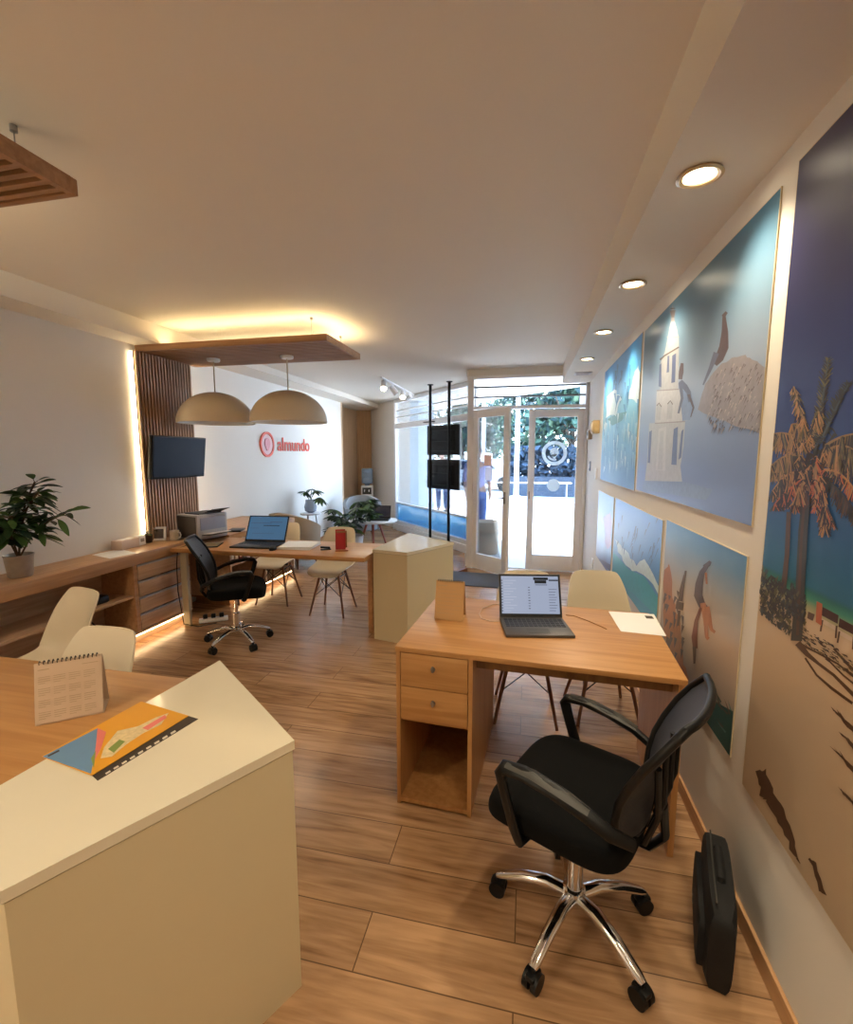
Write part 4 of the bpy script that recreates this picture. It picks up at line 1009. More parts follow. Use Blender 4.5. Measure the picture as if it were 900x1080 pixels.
MB().box((.02, 0, .2435), (.20, .25, .012), bev=.003).build('output_tray', mat('printer_top', (70, 72, 80), .5), pr)
MB().box((.15, .0, .15), (.012, .28, .12), bev=.003).build('front_panel', mat('printer_front', (150, 156, 176), .45), pr)
MB().box((.20, 0, .050), (.12, .26, .006), M=Matrix.Rotation(R(-6), 4, 'Y')).build('paper_tray', GREYP, pr)
MB().box((.20, 0, .060), (.13, .22, .005), M=Matrix.Rotation(R(-6), 4, 'Y')).build('paper', PAPERW, pr, smooth=False)
MB().box((.13, .06, .262), (.16, .2, .004), M=Matrix.Rotation(R(-18), 4, 'Y')).build('paper_stop', GREYP, pr)
sheet('paper_sheet', 'loose white paper lying on the left counter', 'paper', [(-3.42, 2.98), (-3.16, 2.90), (-3.13, 3.12), (-3.40, 3.22)], ZK, PAPERW)
# dark things on the shelf
def blob(name, label, cat, loc, dims, mt, group=None, rz=0):
    o = MB().box((0, 0, dims[2]/2), dims, bev=min(dims)*.3, seg=3).build(name, mt); o.location = loc; o.rotation_euler = (0, 0, rz); return tag(o, label, cat, group)
t = thing('camera_case', 'black case on the upper shelf of the left counter', 'case', (-3.24, 2.78, .415), R(90))
MB().box((0, 0, .03), (.22, .12, .058), bev=.015).build('case_body', BLACK, t); MB().tube([(-.06, 0, .056), (-.05, 0, .075), (.05, 0, .075), (.06, 0, .056)], .005, 6).build('handle', BLACK, t)
t = thing('shoulder_bag', 'dark maroon bag on the lower shelf of the left counter', 'bag', (-3.24, 2.72, .105), R(80))
MB().grid(lambda u, v: Vector((.15*math.cos(2*math.pi*u)*math.cos((v-.5)*math.pi)**.5, .08*math.sin(2*math.pi*u)*math.cos((v-.5)*math.pi)**.5, .075+.074*math.sin((v-.5)*math.pi))), 24, 12).build('bag_body', mat('maroon', (58, 28, 28), .7, var=.4, scale=30), t)
MB().tube([(-.08, 0, .13), (-.04, 0, .19), (.04, 0, .19), (.08, 0, .13)], .006, 6).build('handle', BLACK, t)
# cables and plug glow under the desk end
mb = MB().tube([(-3.1, 3.735, .762), (-3.03, 3.735, .75), (-3.02, 3.45, .735), (-3.015, 3.42, .6), (-3.02, 3.42, .35), (-2.99, 3.43, .05), (-2.9, 3.5, .006), (-2.8, 3.62, .006)], .0045, 6)
tag(mb.build('power_cable', BLACK), 'black cable hanging down from the printer past desk end', 'cable')
t = thing('power_strip', 'white power strip with plugs on the floor under the middle desk', 'power strip', (-2.86, 3.66, 0), R(35))
MB().box((0, 0, .02), (.25, .055, .038), bev=.008).build('strip', FRAMEW, t)
for x in (-.07, 0, .07): MB().box((x, 0, .058), (.04, .04, .04), bev=.008).build('plug', BLACK, t)

# things on the middle desk
t = thing('tablet', 'black tablet lying on the middle desk beside the printer', 'tablet', (-2.80, 3.62, ZD), R(22))
MB().box((0, 0, .005), (.15, .21, .009), bev=.004).build('casing', BLACK, t); MB().bb(-.065, .065, -.09, .09, .0092, .0097).build('screen', mat('tablet_glass', (150, 130, 100), .15), t, smooth=False)
t = thing('paper_stack', 'stack of white papers right of the laptop on middle desk', 'papers', (-1.99, 3.73, ZD), R(8))
for k in range(4): MB().box((.004*(k % 2), .003*k, .004+.006*k), (.30, .28, .0055), rz=R(2*k-3)).build('paper', PAPERW, t, smooth=False)
t = thing('computer_mouse', 'dark computer mouse beside the blue screen laptop', 'mouse', (-2.15, 3.56, ZD), R(10))
MB().grid(lambda u, v: Vector((.03*math.cos(2*math.pi*u)*math.cos(v*math.pi/2)**.6, .05*math.sin(2*math.pi*u)*math.cos(v*math.pi/2)**.6, .001+.032*math.sin(v*math.pi/2))), 20, 8).build('shell', BLACK, t)
MB().cyl((-.004, .026, .027), (.004, .026, .027), .008, seg=12).build('scroll_wheel', GREYP, t)
t = thing('stapler', 'small black stapler in front of the red card stand', 'stapler', (-1.70, 3.66, ZD), R(30))
MB().box((0, 0, .005), (.09, .028, .009), bev=.003).build('base', BLACK, t); MB().box((-.004, 0, .022), (.085, .024, .018), bev=.006, M=Matrix.Rotation(R(6), 4, 'Y')).build('arm', BLACK, t)
t = thing('card_stand', 'red card in an acrylic and wood stand on the middle desk', 'card stand', (-1.56, 3.68, ZD), R(22))
MB().box((0, 0, .006), (.11, .12, .011), bev=.002).build('foot', mat('copper_wood', (190, 120, 84), .4), t)
MB().box((-.01, .0, .095), (.085, .006, .175), M=Matrix.Rotation(R(-16), 4, 'X')).build('card', mat('red_card', (176, 34, 40), .4), t, smooth=False)
MB().box((.0, .035, .09), (.09, .005, .165), M=Matrix.Rotation(R(18), 4, 'X')).build('back_plate', mat('clear_brown', (168, 120, 90), .25), t, smooth=False)
t = thing('notebook', 'dark notebook lying on the counter behind the blue laptop', 'notebook', (-3.02, 4.30, ZK), R(20))
MB().box((0, 0, .008), (.14, .2, .015), bev=.002).build('cover', BLACK, t); MB().bb(-.066, .066, -.097, .097, .004, .012).build('pages', PAPERW, t, smooth=False)

# ------------------------------------------------------------------ lounge corner
TAUPE = mat('taupe_upholstery', (160, 144, 124), .9, var=.12, scale=120, bump=.2)
GREYU = mat('grey_upholstery', (150, 150, 150), .9, var=.12, scale=120, bump=.2)
def armchair(label, loc, rz, um):
    """tub chair facing +Y"""
    t = thing('tub_armchair', label, 'armchair', loc, rz, 'tub armchairs in the waiting corner')
    def shell(u, v):
        a = R(155+230*u)
        hgt = .56+.22*(1-abs(2*u-1)**1.8)
        z = .16+(hgt-.16)*v; fl = 1+.10*v
        return Vector((.33*math.cos(a)*fl, .32*math.sin(a)*fl, z))
    MB().grid(shell, 36, 10, thick=.06).build('back_shell', um, t)
    def seat(u, v):
        a = 2*math.pi*u; ph = (v-.5)*math.pi; r = math.cos(ph)**.5 if abs(v-.5) < .499 else 0
        return Vector((.25*math.copysign(abs(math.cos(a))**.6, math.cos(a))*r, .03+.25*math.copysign(abs(math.sin(a))**.6, math.sin(a))*r, .36+.075*math.sin(ph)))
    MB().grid(seat, 36, 12).build('seat_cushion', um, t)
    MB().lathe([(.27, .15), (.30, .17), (.30, .30), (.23, .31)], seg=32).build('seat_base', um, t)
    for a in (45, 135, 225, 315): MB().cyl((.24*math.cos(R(a)), .24*math.sin(R(a)), .155), (.28*math.cos(R(a)), .28*math.sin(R(a)), 0), .016, .010, 10).build('leg', LEGW, t)
    return t
armchair('taupe tub armchair with its back to the middle desk', (-3.19, 5.90, 0), R(-14), TAUPE)
armchair('grey tub armchair in front of the water cooler', (-3.06, 8.25, 0), R(205), GREYU)
rt = thing('side_table', 'round white side table on splayed reddish wood legs', 'table', (-2.47, 7.15, 0))
MB().lathe([(.001, .478), (.385, .478), (.40, .486), (.40, .496), (.392, .502), (.001, .503)], seg=48, cap0=False, cap1=False).build('tabletop', FRAMEW, rt)
for a in (20, 110, 200, 290): MB().cyl((.09*math.cos(R(a)), .09*math.sin(R(a)), .478), (.24*math.cos(R(a)), .24*math.sin(R(a)), 0), .022, .014, 12).build('leg', mat('red_wood', (150, 78, 54), .45), rt)
laptop('small dark laptop open on the round white side table', (-2.36, 7.14, .503), R(8), .34, .23, 112, SCR_D, LAPK)
t = thing('glass_cup', 'clear tumbler standing on the round side table', 'cup', (-2.66, 7.05, .503))
MB().lathe([(.032, .001), (.04, .14), (.038, .14), (.031, .006), (.001, .005)], seg=24, cap1=False).build('tumbler', glass('cup_glass', (.86, .9, .94)), t)
MB().lathe([(.030, .008), (.036, .09), (.001, .09)], seg=20, cap1=False).build('water', mat('water', (200, 214, 226), .1, trans=.8), t)

st = thing('plant_stool', 'small white stool hidden behind the taupe armchair', 'stool', (-3.43, 6.85, 0))
MB().lathe([(.001, .60), (.16, .60), (.165, .61), (.165, .628), (.001, .632)], seg=32, cap0=False, cap1=False).build('seat', FRAMEW, st)
for a in (30, 150, 270): MB().cyl((.08*math.cos(R(a)), .08*math.sin(R(a)), .60), (.15*math.cos(R(a)), .15*math.sin(R(a)), 0), .014, .010, 10).build('leg', FRAMEW, st)
def vase(t):
    MB().lathe([(.05, .002), (.09, .03), (.10, .10), (.08, .17), (.075, .21), (.073, .21), (.078, .17), (.096, .10), (.086, .03), (.001, .01)], seg=32, cap1=False).build('vase', mat('frosted_glass_vase', (206, 216, 232), .15, trans=.55), t)
def monstera(t, stems, size, mats):
    s_ = MB(); lf = MB()
    for (pts, d) in stems:
        s_.tube(pts, .005, 6); b = Vector(pts[-1]); d = Vector(d).normalized(); side = d.cross(Vector((0, 0, 1))).normalized(); up = side.cross(d)
        for k in range(9):
            a = R(-120+30*k); L = size*(1 if abs(a) < 1 else .8); dr_ = d*math.cos(a)+side*math.sin(a)
            lf.mi = rnd.randrange(len(mats)); leafshape(lf, b+dr_*size*.08, b+dr_*L+Vector((0, 0, -.04-.03*abs(math.sin(a)))), size*.34, .15)
    s_.build('stem', mat('green_stem', (70, 96, 50), .5), t); lf.build('foliage', mats, t, recalc=False)
t = thing('vase_plant', 'split leaf cuttings in a glass vase by the left wall', 'plant', (-3.43, 6.85, .632)); vase(t)
monstera(t, [([(0, 0, .03), (-.02, -.02, .24), (-.06, -.03, .34)], (-.6, -.5, .3)), ([(0, 0, .03), (.02, .0, .24), (.10, .0, .36)], (.8, -.4, .2)), ([(0, 0, .03), (.04, 0, .2), (.18, -.02, .25)], (.9, -.3, -.4)), ([(0, 0, .03), (.0, .02, .26), (.02, .02, .38)], (.3, -.8, .3))], .15, [LEAF, LEAFD, LEAFL])
t = thing('floor_plant', 'broad leafed floor plant between the two tub armchairs', 'plant', (-2.72, 6.85, 0))
MB().lathe([(.12, .001), (.15, .02), (.18, .26), (.185, .28), (.17, .28), (.165, .25), (.001, .24)], seg=32, cap1=False).build('pot', mat('white_pot', (214, 210, 206), .4), t)
sts = []
for k in range(26):
    a = rnd.uniform(0, 6.28); r_ = rnd.uniform(.08, .40); z = rnd.uniform(.50, 1.0)-r_*.5
    sts.append(([(0, 0, .24), (.35*r_*math.cos(a), .35*r_*math.sin(a), .24+(z-.24)*.7), (r_*math.cos(a), r_*math.sin(a), z)], (math.cos(a), math.sin(a), .25)))
monstera(t, sts, .21, [LEAF, LEAFD, LEAFL])
wcool = thing('water_cooler', 'white water cooler with a blue bottle in the far alcove', 'water cooler', (-3.56, 9.95, 0), R(15))
MB().box((0, 0, .44), (.26, .30, .87), bev=.02).build('cabinet', FRAMEW, wcool)
MB().box((0, -.152, .76), (.20, .02, .15), bev=.006).build('tap_panel', GREYP, wcool)
for x in (-.05, .05): MB().cyl((x, -.16, .78), (x, -.20, .77), .012, seg=12).cyl((x, -.195, .775), (x, -.195, .74), .009, seg=10).build('tap', PAPERW, wcool)
MB().lathe([(.05, .872), (.055, .90), (.12, .93), (.128, .95), (.128, 1.04), (.122, 1.05), (.128, 1.06), (.128, 1.15), (.122, 1.16), (.128, 1.17), (.126, 1.24), (.10, 1.265), (.001, 1.268)], seg=32, cap1=False).build('bottle', mat('blue_bottle', (150, 176, 206), .2, trans=.15), wcool)

# ------------------------------------------------------------------ ceiling track lights
tk = thing('track_light', 'white ceiling track with four swivel spot heads near the shop window', 'lamp', (-2.11, 7.6, ZC))
MB().bb(-.018, .018, -1.05, 1.25, -.022, -.001, bev=.002).build('track', FRAMEW, tk)
for k, (y, on) in enumerate(((-.92, 1), (-.42, 0), (.15, 1), (.55, 0))):
    hd = MB().cyl((0, y, -.022), (0, y, -.075), .009, seg=10)
    d = Vector((.15, -.62, -.7)).normalized() if on else Vector((-1.75, 1.4, -.9)).normalized() if k == 3 else Vector((.55, .3, -.75)).normalized(); c0 = Vector((0, y, -.105))
    hd.tube([c0-d*.075, c0+d*.075], [.044, .048], 20); hd = hd.build('spot_head', FRAMEW, tk)
    MB().tube([c0+d*.0745, c0+d*.078], .042, 20).build('lens', LAMP if on or k == 3 else GREYP, hd)
    if on or k == 3: lamp_light('track_beam', 'SPOT', 20, Vector((-2.11, 7.6, ZC))+c0+d*.09, Vector((0, 0, -1)).rotation_difference(d).to_euler(), (1., .86, .66), spot_size=R(80), spot_blend=.6, shadow_soft_size=.04)  # the last head's beam is added to brighten the dark alcove

# ------------------------------------------------------------------ window display stand with two monitors
PA, PB = Vector((-1.568, 7.45)), Vector((-1.215, 7.20)); dd = (PB-PA); an = math.atan2(dd.y, dd.x); mid = (PA+PB)/2
ds = thing('display_stand', 'two black floor to ceiling poles holding the window monitors', 'stand', (mid.x, mid.y, 0), an)
hw = dd.length/2
for sx in (-1, 1): MB().cyl((sx*hw, 0, 0), (sx*hw, 0, ZC), .024, seg=16).cyl((sx*hw, 0, 0), (sx*hw, 0, .012), .06, seg=20).cyl((sx*hw, 0, ZC-.012), (sx*hw, 0, ZC), .05, seg=20).build('pole', BLACK, ds)
MB().bb(-hw-.16, -hw+.10, -.012, .012, 2.09, 2.105).build('hook_arm', BLACK, ds)
for z in (1.80, 1.25): MB().bb(-hw, hw, .024, .05, z-.02, z+.02).build('crossbar', BLACK, ds)
for k, (z, lab) in enumerate(((1.80, 'upper'), (1.25, 'lower'))):
    m_ = thing('monitor', 'black %s monitor seen from behind on the window display poles' % lab, 'monitor', (mid.x, mid.y, z), an, 'window display monitors')
    MB().box((.0, .085, 0), (.74, .035, .48), bev=.006).box((.0, .07, -.01), (.54, .03, .34), bev=.02).build('back_casing', BLACK, m_)
    MB().bb(-.35, .35, .1025, .104, -.225, .225).build('screen', SCREEN_DARK, m_, smooth=False)
    MB().bb(-.10, .16, .050, .056, -.10, .10).build('mount_plate', BLACK, m_)

# ------------------------------------------------------------------ small things by the door
mt = MB().box((0, 0, .006), (.80, .62, .011), bev=.003).build('door_mat', mat('grey_mat', (84, 90, 104), .95, var=.2, scale=120, bump=.4)); mt.location = (-.66, 5.66, 0); mt.rotation_euler = (0, 0, R(-3))
tag(mt, 'dark grey door mat on the floor inside the open door', 'mat')
t = thing('door_stop', 'wooden wedge door stop by the open door hinge', 'door stop', (-.84, 6.02, 0), R(30))
MB().prism([(-.08, 0), (.08, 0), (.08, .045), (-.08, .005)], .05, M=Matrix(((1, 0, 0, 0), (0, 0, 1, -.025), (0, 1, 0, 0), (0, 0, 0, 1)))).build('wedge', LEGW, t, smooth=False)
t = thing('emergency_light', 'beige twin emergency light box high on the right wall', 'lamp', (XR, 5.32, 1.86))
MB().box((-.035, 0, 0), (.07, .14, .14), bev=.01).build('housing', mat('brass_beige', (186, 160, 116), .4), t); MB().box((-.075, -.03, 0), (.02, .05, .10), bev=.008).box((-.075, .03, 0), (.02, .05, .10), bev=.008).build('lens', PAPER, t)
t = thing('alarm_box', 'small beige sensor beside the door frame on right wall', 'sensor', (XR, 5.86, 1.80))
MB().box((-.025, 0, 0), (.05, .11, .11), bev=.008).build('housing', mat('sensor_beige', (180, 160, 140), .5), t); MB().box((-.052, 0, .01), (.006, .07, .04), bev=.002).build('lens', GREYP, t)
def wallplate(name, label, cat, y, z, mt2):
    t = thing(name, label, cat, (XR, y, z)); MB().box((-.006, 0, 0), (.01, .075, .115), bev=.003).build('plate', mt2, t)
    MB().box((-.012, 0, .0), (.004, .03, .05), bev=.001).build('rocker', FRAMEW, t)
wallplate('key_switch', 'dark grey switch plate on the right wall by the door', 'switch', 5.86, 1.43, mat('switch_grey', (96, 98, 116), .5))
wallplate('light_switch', 'white light switch on the right wall between door and pictures', 'switch', 5.35, 1.36, FRAMEW)
wallplate('wall_socket', 'white wall socket low on the right wall near the door', 'socket', 5.3, .36, FRAMEW)
# ------------------------------------------------------------------ outside
GROUND = mat('pavement', (206, 204, 200), .85, var=.08, scale=1.5)
g = MB().bb(-40, 40, YF+.05, 70, -.14, -.02).build('ground', GROUND, smooth=False); struct(g)
g2 = MB().prism([(-.80, YF+.05), (.9, YF+.05), (.9, 7.2), (-.80, 7.1)], .03, z0=-.02).build('trim_4', GROUND, smooth=False); struct(g2)
rd = MB().prism([(-30, 40), (30, 14), (30, 22), (-30, 48)], .012, z0=-.02).build('road', mat('asphalt_pale', (150, 150, 154), .9, var=.1, scale=3), smooth=False); struct(rd)
# the building's street canopy and outer pillar
can = MB().prism([(XR+.2, YF+.1), (1.6, 8.2), (-3.9, 13.4), (-5.2, 11.6), (-2.9, 9.6), (-.8, 7.25), (-.8, YF+.1)], .12, z0=2.78).build('trim_5', WHITE_WALL, smooth=False); struct(can)
pl = MB().box((0, 0, 1.39), (.42, .42, 2.82)).build('wall_pillar', mat('pillar_paint', (206, 222, 236), .7, var=.03), smooth=False); pl.location = (-2.42, 10.55, -.02); pl.rotation_euler = (0, 0, wrot); struct(pl)
struct(MB().bb(XR, XR+.14, YF+.06, 7.4, -.02, 2.78).build('wall_outside', mat('outer_wall', (214, 218, 224), .8), smooth=False))

BARK = mat('bark', (86, 74, 64), .9, var=.3, scale=20, bump=.4)
TL1 = mat('tree_leaf', (62, 88, 72), .6, var=.3, scale=3); TL2 = mat('tree_leaf_deep', (38, 60, 58), .6, var=.3, scale=3); TL3 = mat('tree_leaf_pale', (96, 122, 98), .6, var=.3, scale=3)
def tree(label, x, y, hgt, cr, n, seed, trunk=2.2):
    rr = random.Random(seed)
    t = thing('street_tree', label, 'tree', (x, y, -.02), 0, 'trees across the street')
    mb = MB().tube([(0, 0, 0), (.05, .03, trunk*.6), (0, .06, trunk), (.1, 0, hgt*.7)], [.17, .14, .12, .05], 10)
    for k in range(5):
        a = k*1.26+rr.random(); mb.tube([(0, .03, trunk*.9), (cr*.35*math.cos(a), cr*.35*math.sin(a), trunk+.9), (cr*.6*math.cos(a), cr*.6*math.sin(a), trunk+1.7)], [.07, .05, .02], 7)
    mb.build('trunk', BARK, t)
    lf = MB(); cs = [(rr.gauss(0, cr*.42), rr.gauss(0, cr*.42), rr.uniform(trunk*.8, hgt)) for _ in range(16)]
    for k in range(n):
        c_ = rr.choice(cs); q = [rr.gauss(0, cr*.24) for _ in range(3)]
        p_ = Vector((c_[0]+q[0], c_[1]+q[1], max(1.3, c_[2]+q[2]*.8)))
        s_ = rr.uniform(.13, .27); a = Vector((rr.gauss(0, 1), rr.gauss(0, 1), rr.gauss(0, 1))).normalized(); b = a.orthogonal().normalized(); lf.mi = rr.choice([0, 0, 1, 1, 2])
        lf.face([p_-a*s_, p_+b*s_*.5, p_+a*s_, p_-b*s_*.5])
    lf.build('foliage', [TL1, TL2, TL3], t, smooth=False, recalc=False); return t
tree('large leafy street tree seen through the shut door leaf', 1.75, 20., 7.0, 2.0, 5200, 1)
tree('street tree seen through the open doorway gap', -.3, 30, 6.6, 2.2, 2400, 3)
tree('street tree seen through the open door glass', -2.9, 40, 7.0, 2.6, 2400, 4)
tree('street tree right of the monitors in the shop window', -3.4, 24, 5.6, 1.5, 1800, 5)
tree('street tree showing left of the monitors in the shop window', -7.1, 26, 7.0, 1.5, 2600, 6, 1.2)
tree('farthest street tree behind the display poles', -12.0, 46, 8, 3., 1800, 8)
# poles, low stone wall, cars, pillars
for k, (x, y, lab) in enumerate(((-1.55, 16.5, 'white street pole behind the open door glass'), (-.35, 15.5, 'white street pole in the gap between the door leaves'))):
    t = thing('street_pole', lab, 'pole', (x, y, -.02)); MB().cyl((0, 0, 0), (0, 0, 5.2), .085, .06, 14).build('shaft', mat('pole_white', (214, 220, 228), .5), t); MB().cyl((0, 0, 0), (0, 0, .25), .14, seg=14).build('base', FRAMEW, t)
lw = thing('garden_wall', 'low grey stone wall with hedge beneath the street trees', 'wall', (1.4, 18.2, -.02), R(-8))
STONE = mat('grey_stone', (58, 64, 74), .9, var=.5, scale=5, bump=.6)
MB().bb(-2.2, 3.4, -.2, .2, 0, .75).build('stonework', STONE, lw, smooth=False)
hb_ = MB(); rr = random.Random(3)
for k in range(2200):
    p_ = Vector((rr.uniform(-2.2, 3.4), rr.uniform(.25, .8), rr.uniform(.2, 1.9))); a = Vector((rr.gauss(0, 1), rr.gauss(0, 1), rr.gauss(0, 1))).normalized(); b = a.orthogonal().normalized(); s_ = rr.uniform(.10, .2); hb_.mi = rr.choice([0, 1, 1]); hb_.face([p_-a*s_, p_+b*s_*.6, p_+a*s_, p_-b*s_*.6])
hb_.build('hedge', [mat('hedge_blue', (52, 66, 82), .7), mat('hedge_dark', (34, 46, 58), .7)], lw, smooth=False, recalc=False)
def car(label, loc, rz, paint):
    t = thing('parked_car', label, 'car', loc, rz, 'cars parked across the street')
    prof = [(-2.0, .32), (-2.05, .62), (-1.9, .82), (-1.55, .88), (-1.05, 1.38), (.45, 1.42), (1.05, .98), (1.85, .84), (2.05, .62), (2.0, .32)]
    MB().prism(prof, 1.6, M=Matrix(((1, 0, 0, 0), (0, 0, 1, -.8), (0, 1, 0, 0), (0, 0, 0, 1)))).build('body', paint, t, smooth=False)
    for s_ in (-.806, .806):
        MB().prism([(-1.2, .92), (-.95, 1.3), (-.1, 1.34), (-.1, .94)], .006, M=Matrix(((1, 0, 0, 0), (0, 0, 1, s_-.003), (0, 1, 0, 0), (0, 0, 0, 1)))).prism([(0, .94), (0, 1.34), (.4, 1.34), (.85, .98)], .006, M=Matrix(((1, 0, 0, 0), (0, 0, 1, s_-.003), (0, 1, 0, 0), (0, 0, 0, 1)))).build('side_window', SCREEN_DARK, t, smooth=False)
    for x in (-1.3, 1.25):
        for s_ in (-.72, .72): MB().cyl((x, s_-.1, .32), (x, s_+.1, .32), .32, seg=24).build('wheel', BLACK, t)
    return t
car('white car parked beyond the garden wall under the trees', (4.2, 23.5, -.02), R(-12), mat('car_white', (226, 228, 232), .3))
car('dark blue car parked at the left, behind the shop window', (-6.6, 18.6, -.02), R(-25), mat('car_blue', (52, 62, 84), .3))
car('silver car parked far behind the open door', (-1.9, 21.5, -.02), R(-20), mat('car_silver', (150, 158, 170), .3, .4))
bp_ = thing('street_banner', 'tall teal banner panel by the right side of the doors outside', 'banner', (1.22, 9.6, -.02))
MB().bb(-.10, .10, -.02, .02, .9, 2.05, bev=.004).build('panel', mat('teal_banner', (70, 150, 178), .5), bp_); MB().cyl((-.1, 0, 0), (-.1, 0, 2.1), .018, seg=10).build('post', ALU, bp_); MB().cyl((-.1, 0, 0), (-.1, 0, .03), .16, seg=20).build('foot', ALU, bp_)
# street railing seen through the doors
rl = thing('street_rail', 'thin grey railing crossing behind the doors outside', 'railing', (-.6, 9.9, -.02), R(0))
MB().cyl((-1.6, 0, 1.0), (1.5, 0, 1.0), .016, seg=8).build('rail', ALU, rl)
for x in (-1.5, 1.4): MB().cyl((x, 0, 0), (x, 0, 1.0), .016, seg=8).build('post', ALU, rl)

# ------------------------------------------------------------------ people outside (skin-modifier figures)
def skinned(name, verts, edges, radii, mt, parent, root=0, sub=2):
    me = bpy.data.meshes.new(name); me.from_pydata(verts, edges, []); me.materials.append(mt)
    o = bpy.data.objects.new(name, me); C.objects.link(o); o.parent = parent
    m_ = o.modifiers.new('Skin', 'SKIN'); m_.use_smooth_shade = True
    for i, r_ in enumerate(radii):
        me.skin_vertices[0].data[i].radius = r_ if isinstance(r_, tuple) else (r_, r_); me.skin_vertices[0].data[i].use_root = (i == root)
    s_ = o.modifiers.new('Subdivision', 'SUBSURF'); s_.levels = sub; s_.render_levels = sub
    return o
def person(label, loc, rz, shirt, trousers, bag=None):
    """standing figure facing +Y, 1.72 m"""
    t = thing('person', label, 'person', loc, rz)
    skin = mat('skin', (176, 132, 108), .55)
    V = [(0, 0, .93), (0, .005, 1.08), (0, .0, 1.24), (0, -.005, 1.40), (0, -.01, 1.47), (0, .01, 1.53), (0, .02, 1.62), (0, .02, 1.68)]
    Rr = [(.15, .105), (.135, .10), (.15, .105), (.13, .085), (.055, .055), (.055, .06), (.078, .095), (.06, .072)]
    E = [(i, i+1) for i in range(7)]
    def chain(pts, rs, root):
        s0 = len(V); V.extend(pts); Rr.extend(rs); E.append((root, s0)); E.extend((s0+k, s0+k+1) for k in range(len(pts)-1)); return s0+len(pts)-1
    hands = []
    for sx in (-1, 1):
        chain([(sx*.10, 0, .86), (sx*.105, .015, .50), (sx*.11, -.02, .11), (sx*.112, -.01, .045), (sx*.12, .12, .028)], [.095, .064, .042, .04, .03], 0)
        e = chain([(sx*.185, -.005, 1.385), (sx*.24, -.02, 1.12), (sx*.235, .06, .90), (sx*.235, .085, .83)], [.055, .042, .03, .032], 3); hands.append(e)
        for j in range(4): chain([(sx*(.225+.0*j), .065+.02*j, .78), (sx*.222, .068+.021*j, .735-.004*abs(j-1.5))], [.010, .008], e)
        chain([(sx*.205, .11, .80), (sx*.20, .12, .77)], [.011, .009], e)
    body = skinned('body', V, E, Rr, skin, t)
    # head details
    mb = MB()
    for sx in (-1, 1): mb.lathe([(.001, -.009), (.009, 0), (.001, .009)], c=(sx*.031, .105, 1.635), seg=10, cap0=False, cap1=False)
    mb.build('eyes', BLACK, t)
    MB().tube([(0, .105, 1.64), (0, .128, 1.60), (0, .112, 1.59)], [.007, .013, .008], 8).tube([(-.022, .104, 1.563), (0, .109, 1.562), (.022, .104, 1.563)], .005, 6).build('nose_and_mouth', mat('lip', (150, 96, 84), .5), t)
    def hair(u, v):
        a = 2*math.pi*u; ph = v*math.pi*.52; f_ = 1.0 if math.sin(a) < .3 else .86
        return Vector((.089*math.cos(a)*math.sin(ph), .008+.107*math.sin(a)*math.sin(ph)*f_, 1.645+.098*math.cos(ph)-(.06*max(0, -math.sin(a))*math.sin(ph))))
    MB().grid(hair, 28, 10, thick=.006).build('hair', mat('dark_hair', (48, 38, 32), .7), t)
    # clothes follow the body
    TV = [(0, 0, .90), (0, .005, 1.08), (0, 0, 1.24), (0, -.005, 1.39), (0, -.008, 1.445)]; TR = [(.172, .125), (.16, .122), (.172, .125), (.15, .10), (.07, .068)]; TE = [(0, 1), (1, 2), (2, 3), (3, 4)]
    for sx in (-1, 1):
        b = len(TV); TV += [(sx*.185, -.005, 1.385), (sx*.235, -.018, 1.15), (sx*.238, .0, 1.06)]; TR += [.072, .058, .055]; TE += [(3, b), (b, b+1), (b+1, b+2)]
    skinned('shirt', TV, TE, TR, shirt, t)
    PV = [(0, 0, .95), (0, 0, .88)]; PR = [(.165, .118), (.16, .115)]; PE = [(0, 1)]
    for sx in (-1, 1):
        b = len(PV); PV += [(sx*.10, 0, .80), (sx*.106, .012, .50), (sx*.11, -.015, .12)]; PR += [.104, .08, .066]; PE += [(1, b), (b, b+1), (b+1, b+2)]
    skinned('trousers', PV, PE, PR, trousers, t)
    for sx in (-1, 1): MB().grid(lambda u, v: Vector((sx*.115+.047*math.cos(2*math.pi*u)*math.cos((v-.5)*math.pi)**.5, .05+.13*math.sin(2*math.pi*u)*math.cos((v-.5)*math.pi)**.5, .045+.045*math.sin((v-.5)*math.pi))), 20, 8).build('shoe', BLACK, t)
    return t
JEANS = mat('blue_denim', (48, 96, 168), .85, var=.1, scale=60); NAVY = mat('navy_cloth', (46, 66, 104), .85)
person('person in a lilac shirt and blue jeans standing outside the open door', (-.93, 8.72, -.02), R(200), mat('lilac_shirt', (158, 158, 206), .85), JEANS)
person('person in dark blue clothes on the street behind the window monitors', (-2.28, 12.4, -.02), R(170), mat('steel_blue_shirt', (84, 104, 146), .85), NAVY)
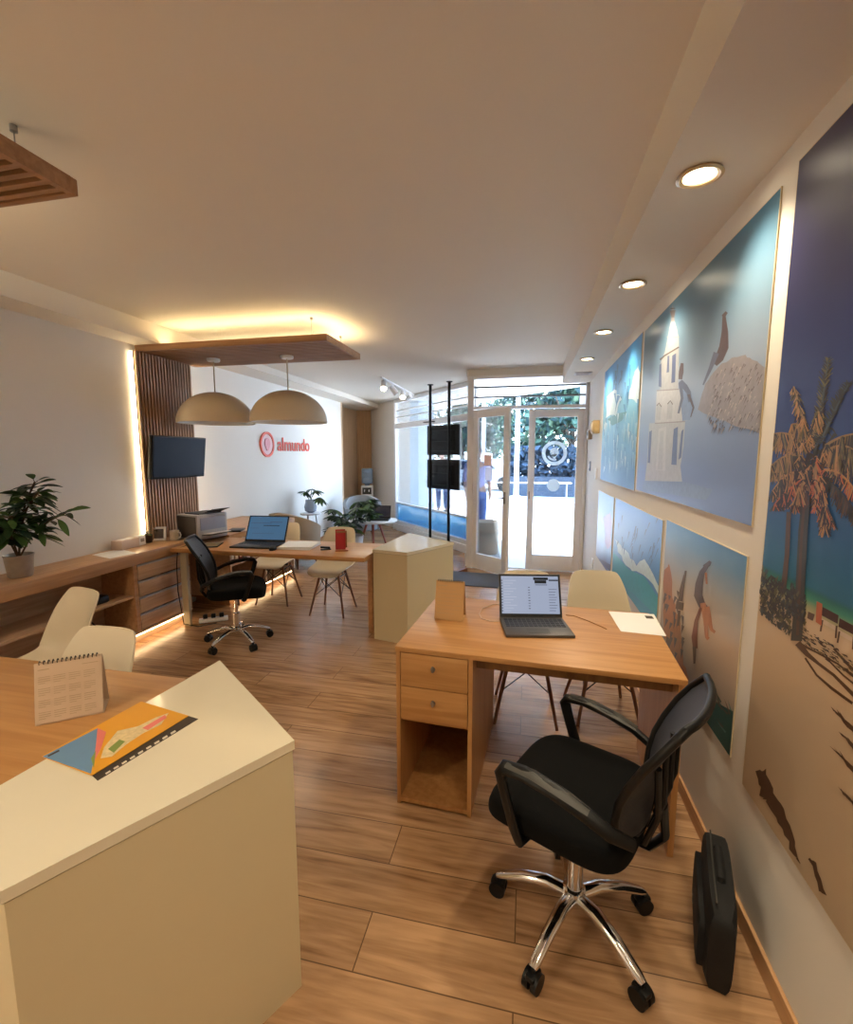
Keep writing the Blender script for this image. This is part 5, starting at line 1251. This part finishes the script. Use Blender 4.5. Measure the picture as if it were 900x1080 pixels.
t = thing('planter', 'cream planter standing outside behind the lower part of open door', 'planter', (-.62, 7.3, -.01))  # tub stands in for a pale room reflection in the door glass
MB().lathe([(.16, .0), (.19, .02), (.205, .38), (.20, .52), (.185, .53), (.17, .50), (.001, .48)], seg=32, cap1=False).build('tub', mat('cream_tub', (206, 190, 168), .6), t)

# ------------------------------------------------------------------ light
w = bpy.data.worlds.new('sky'); bpy.context.scene.world = w; w.use_nodes = True
nt = w.node_tree; bg_ = nt.nodes['Background']
tc = nt.nodes.new('ShaderNodeTexCoord'); sp = nt.nodes.new('ShaderNodeSeparateXYZ'); rp = nt.nodes.new('ShaderNodeValToRGB')
nt.links.new(tc.outputs['Generated'], sp.inputs[0]); nt.links.new(sp.outputs['Z'], rp.inputs['Fac']); nt.links.new(rp.outputs['Color'], bg_.inputs['Color'])
rp.color_ramp.elements[0].position = .0; rp.color_ramp.elements[0].color = (.72, .88, 1., 1); rp.color_ramp.elements[1].position = .6; rp.color_ramp.elements[1].color = (.30, .56, 1., 1)
bg_.inputs['Strength'].default_value = 11
sun = lamp_light('sun', 'SUN', 22, (0, 20, 30), (R(-24), R(8), 0), (1., .95, .88), angle=R(.6))
# unseen ceiling downlights added behind the viewer to brighten the left wall and ceiling
for i, (x, y) in enumerate(((-2.2, -.35), (-2.2, -1.15))):
    t = thing('ceiling_downlight', ['round ceiling downlight behind the viewer, nearer of two', 'round ceiling downlight behind the viewer, further of two'][i], 'lamp', (x, y, ZC))
    MB().lathe([(.075, -.001), (.08, -.008), (.06, -.012), (.055, 0)], seg=32, cap0=False, cap1=False).build('trim_ring', FRAMEW, t)
    MB().lathe([(.055, -.004), (.001, -.006)], seg=28, cap1=False).build('lamp_disc', LAMP, t)
    lamp_light('downlight', 'SPOT', 115, (x, y, ZC-.02), (0, 0, 0), (1., .86, .62), spot_size=R(150), spot_blend=.7, shadow_soft_size=.06)

sc = bpy.context.scene
sc.view_settings.view_transform = 'Standard'; sc.view_settings.look = 'None'; sc.view_settings.gamma = 1; sc.view_settings.exposure = .12
sc.view_settings.use_curve_mapping = False
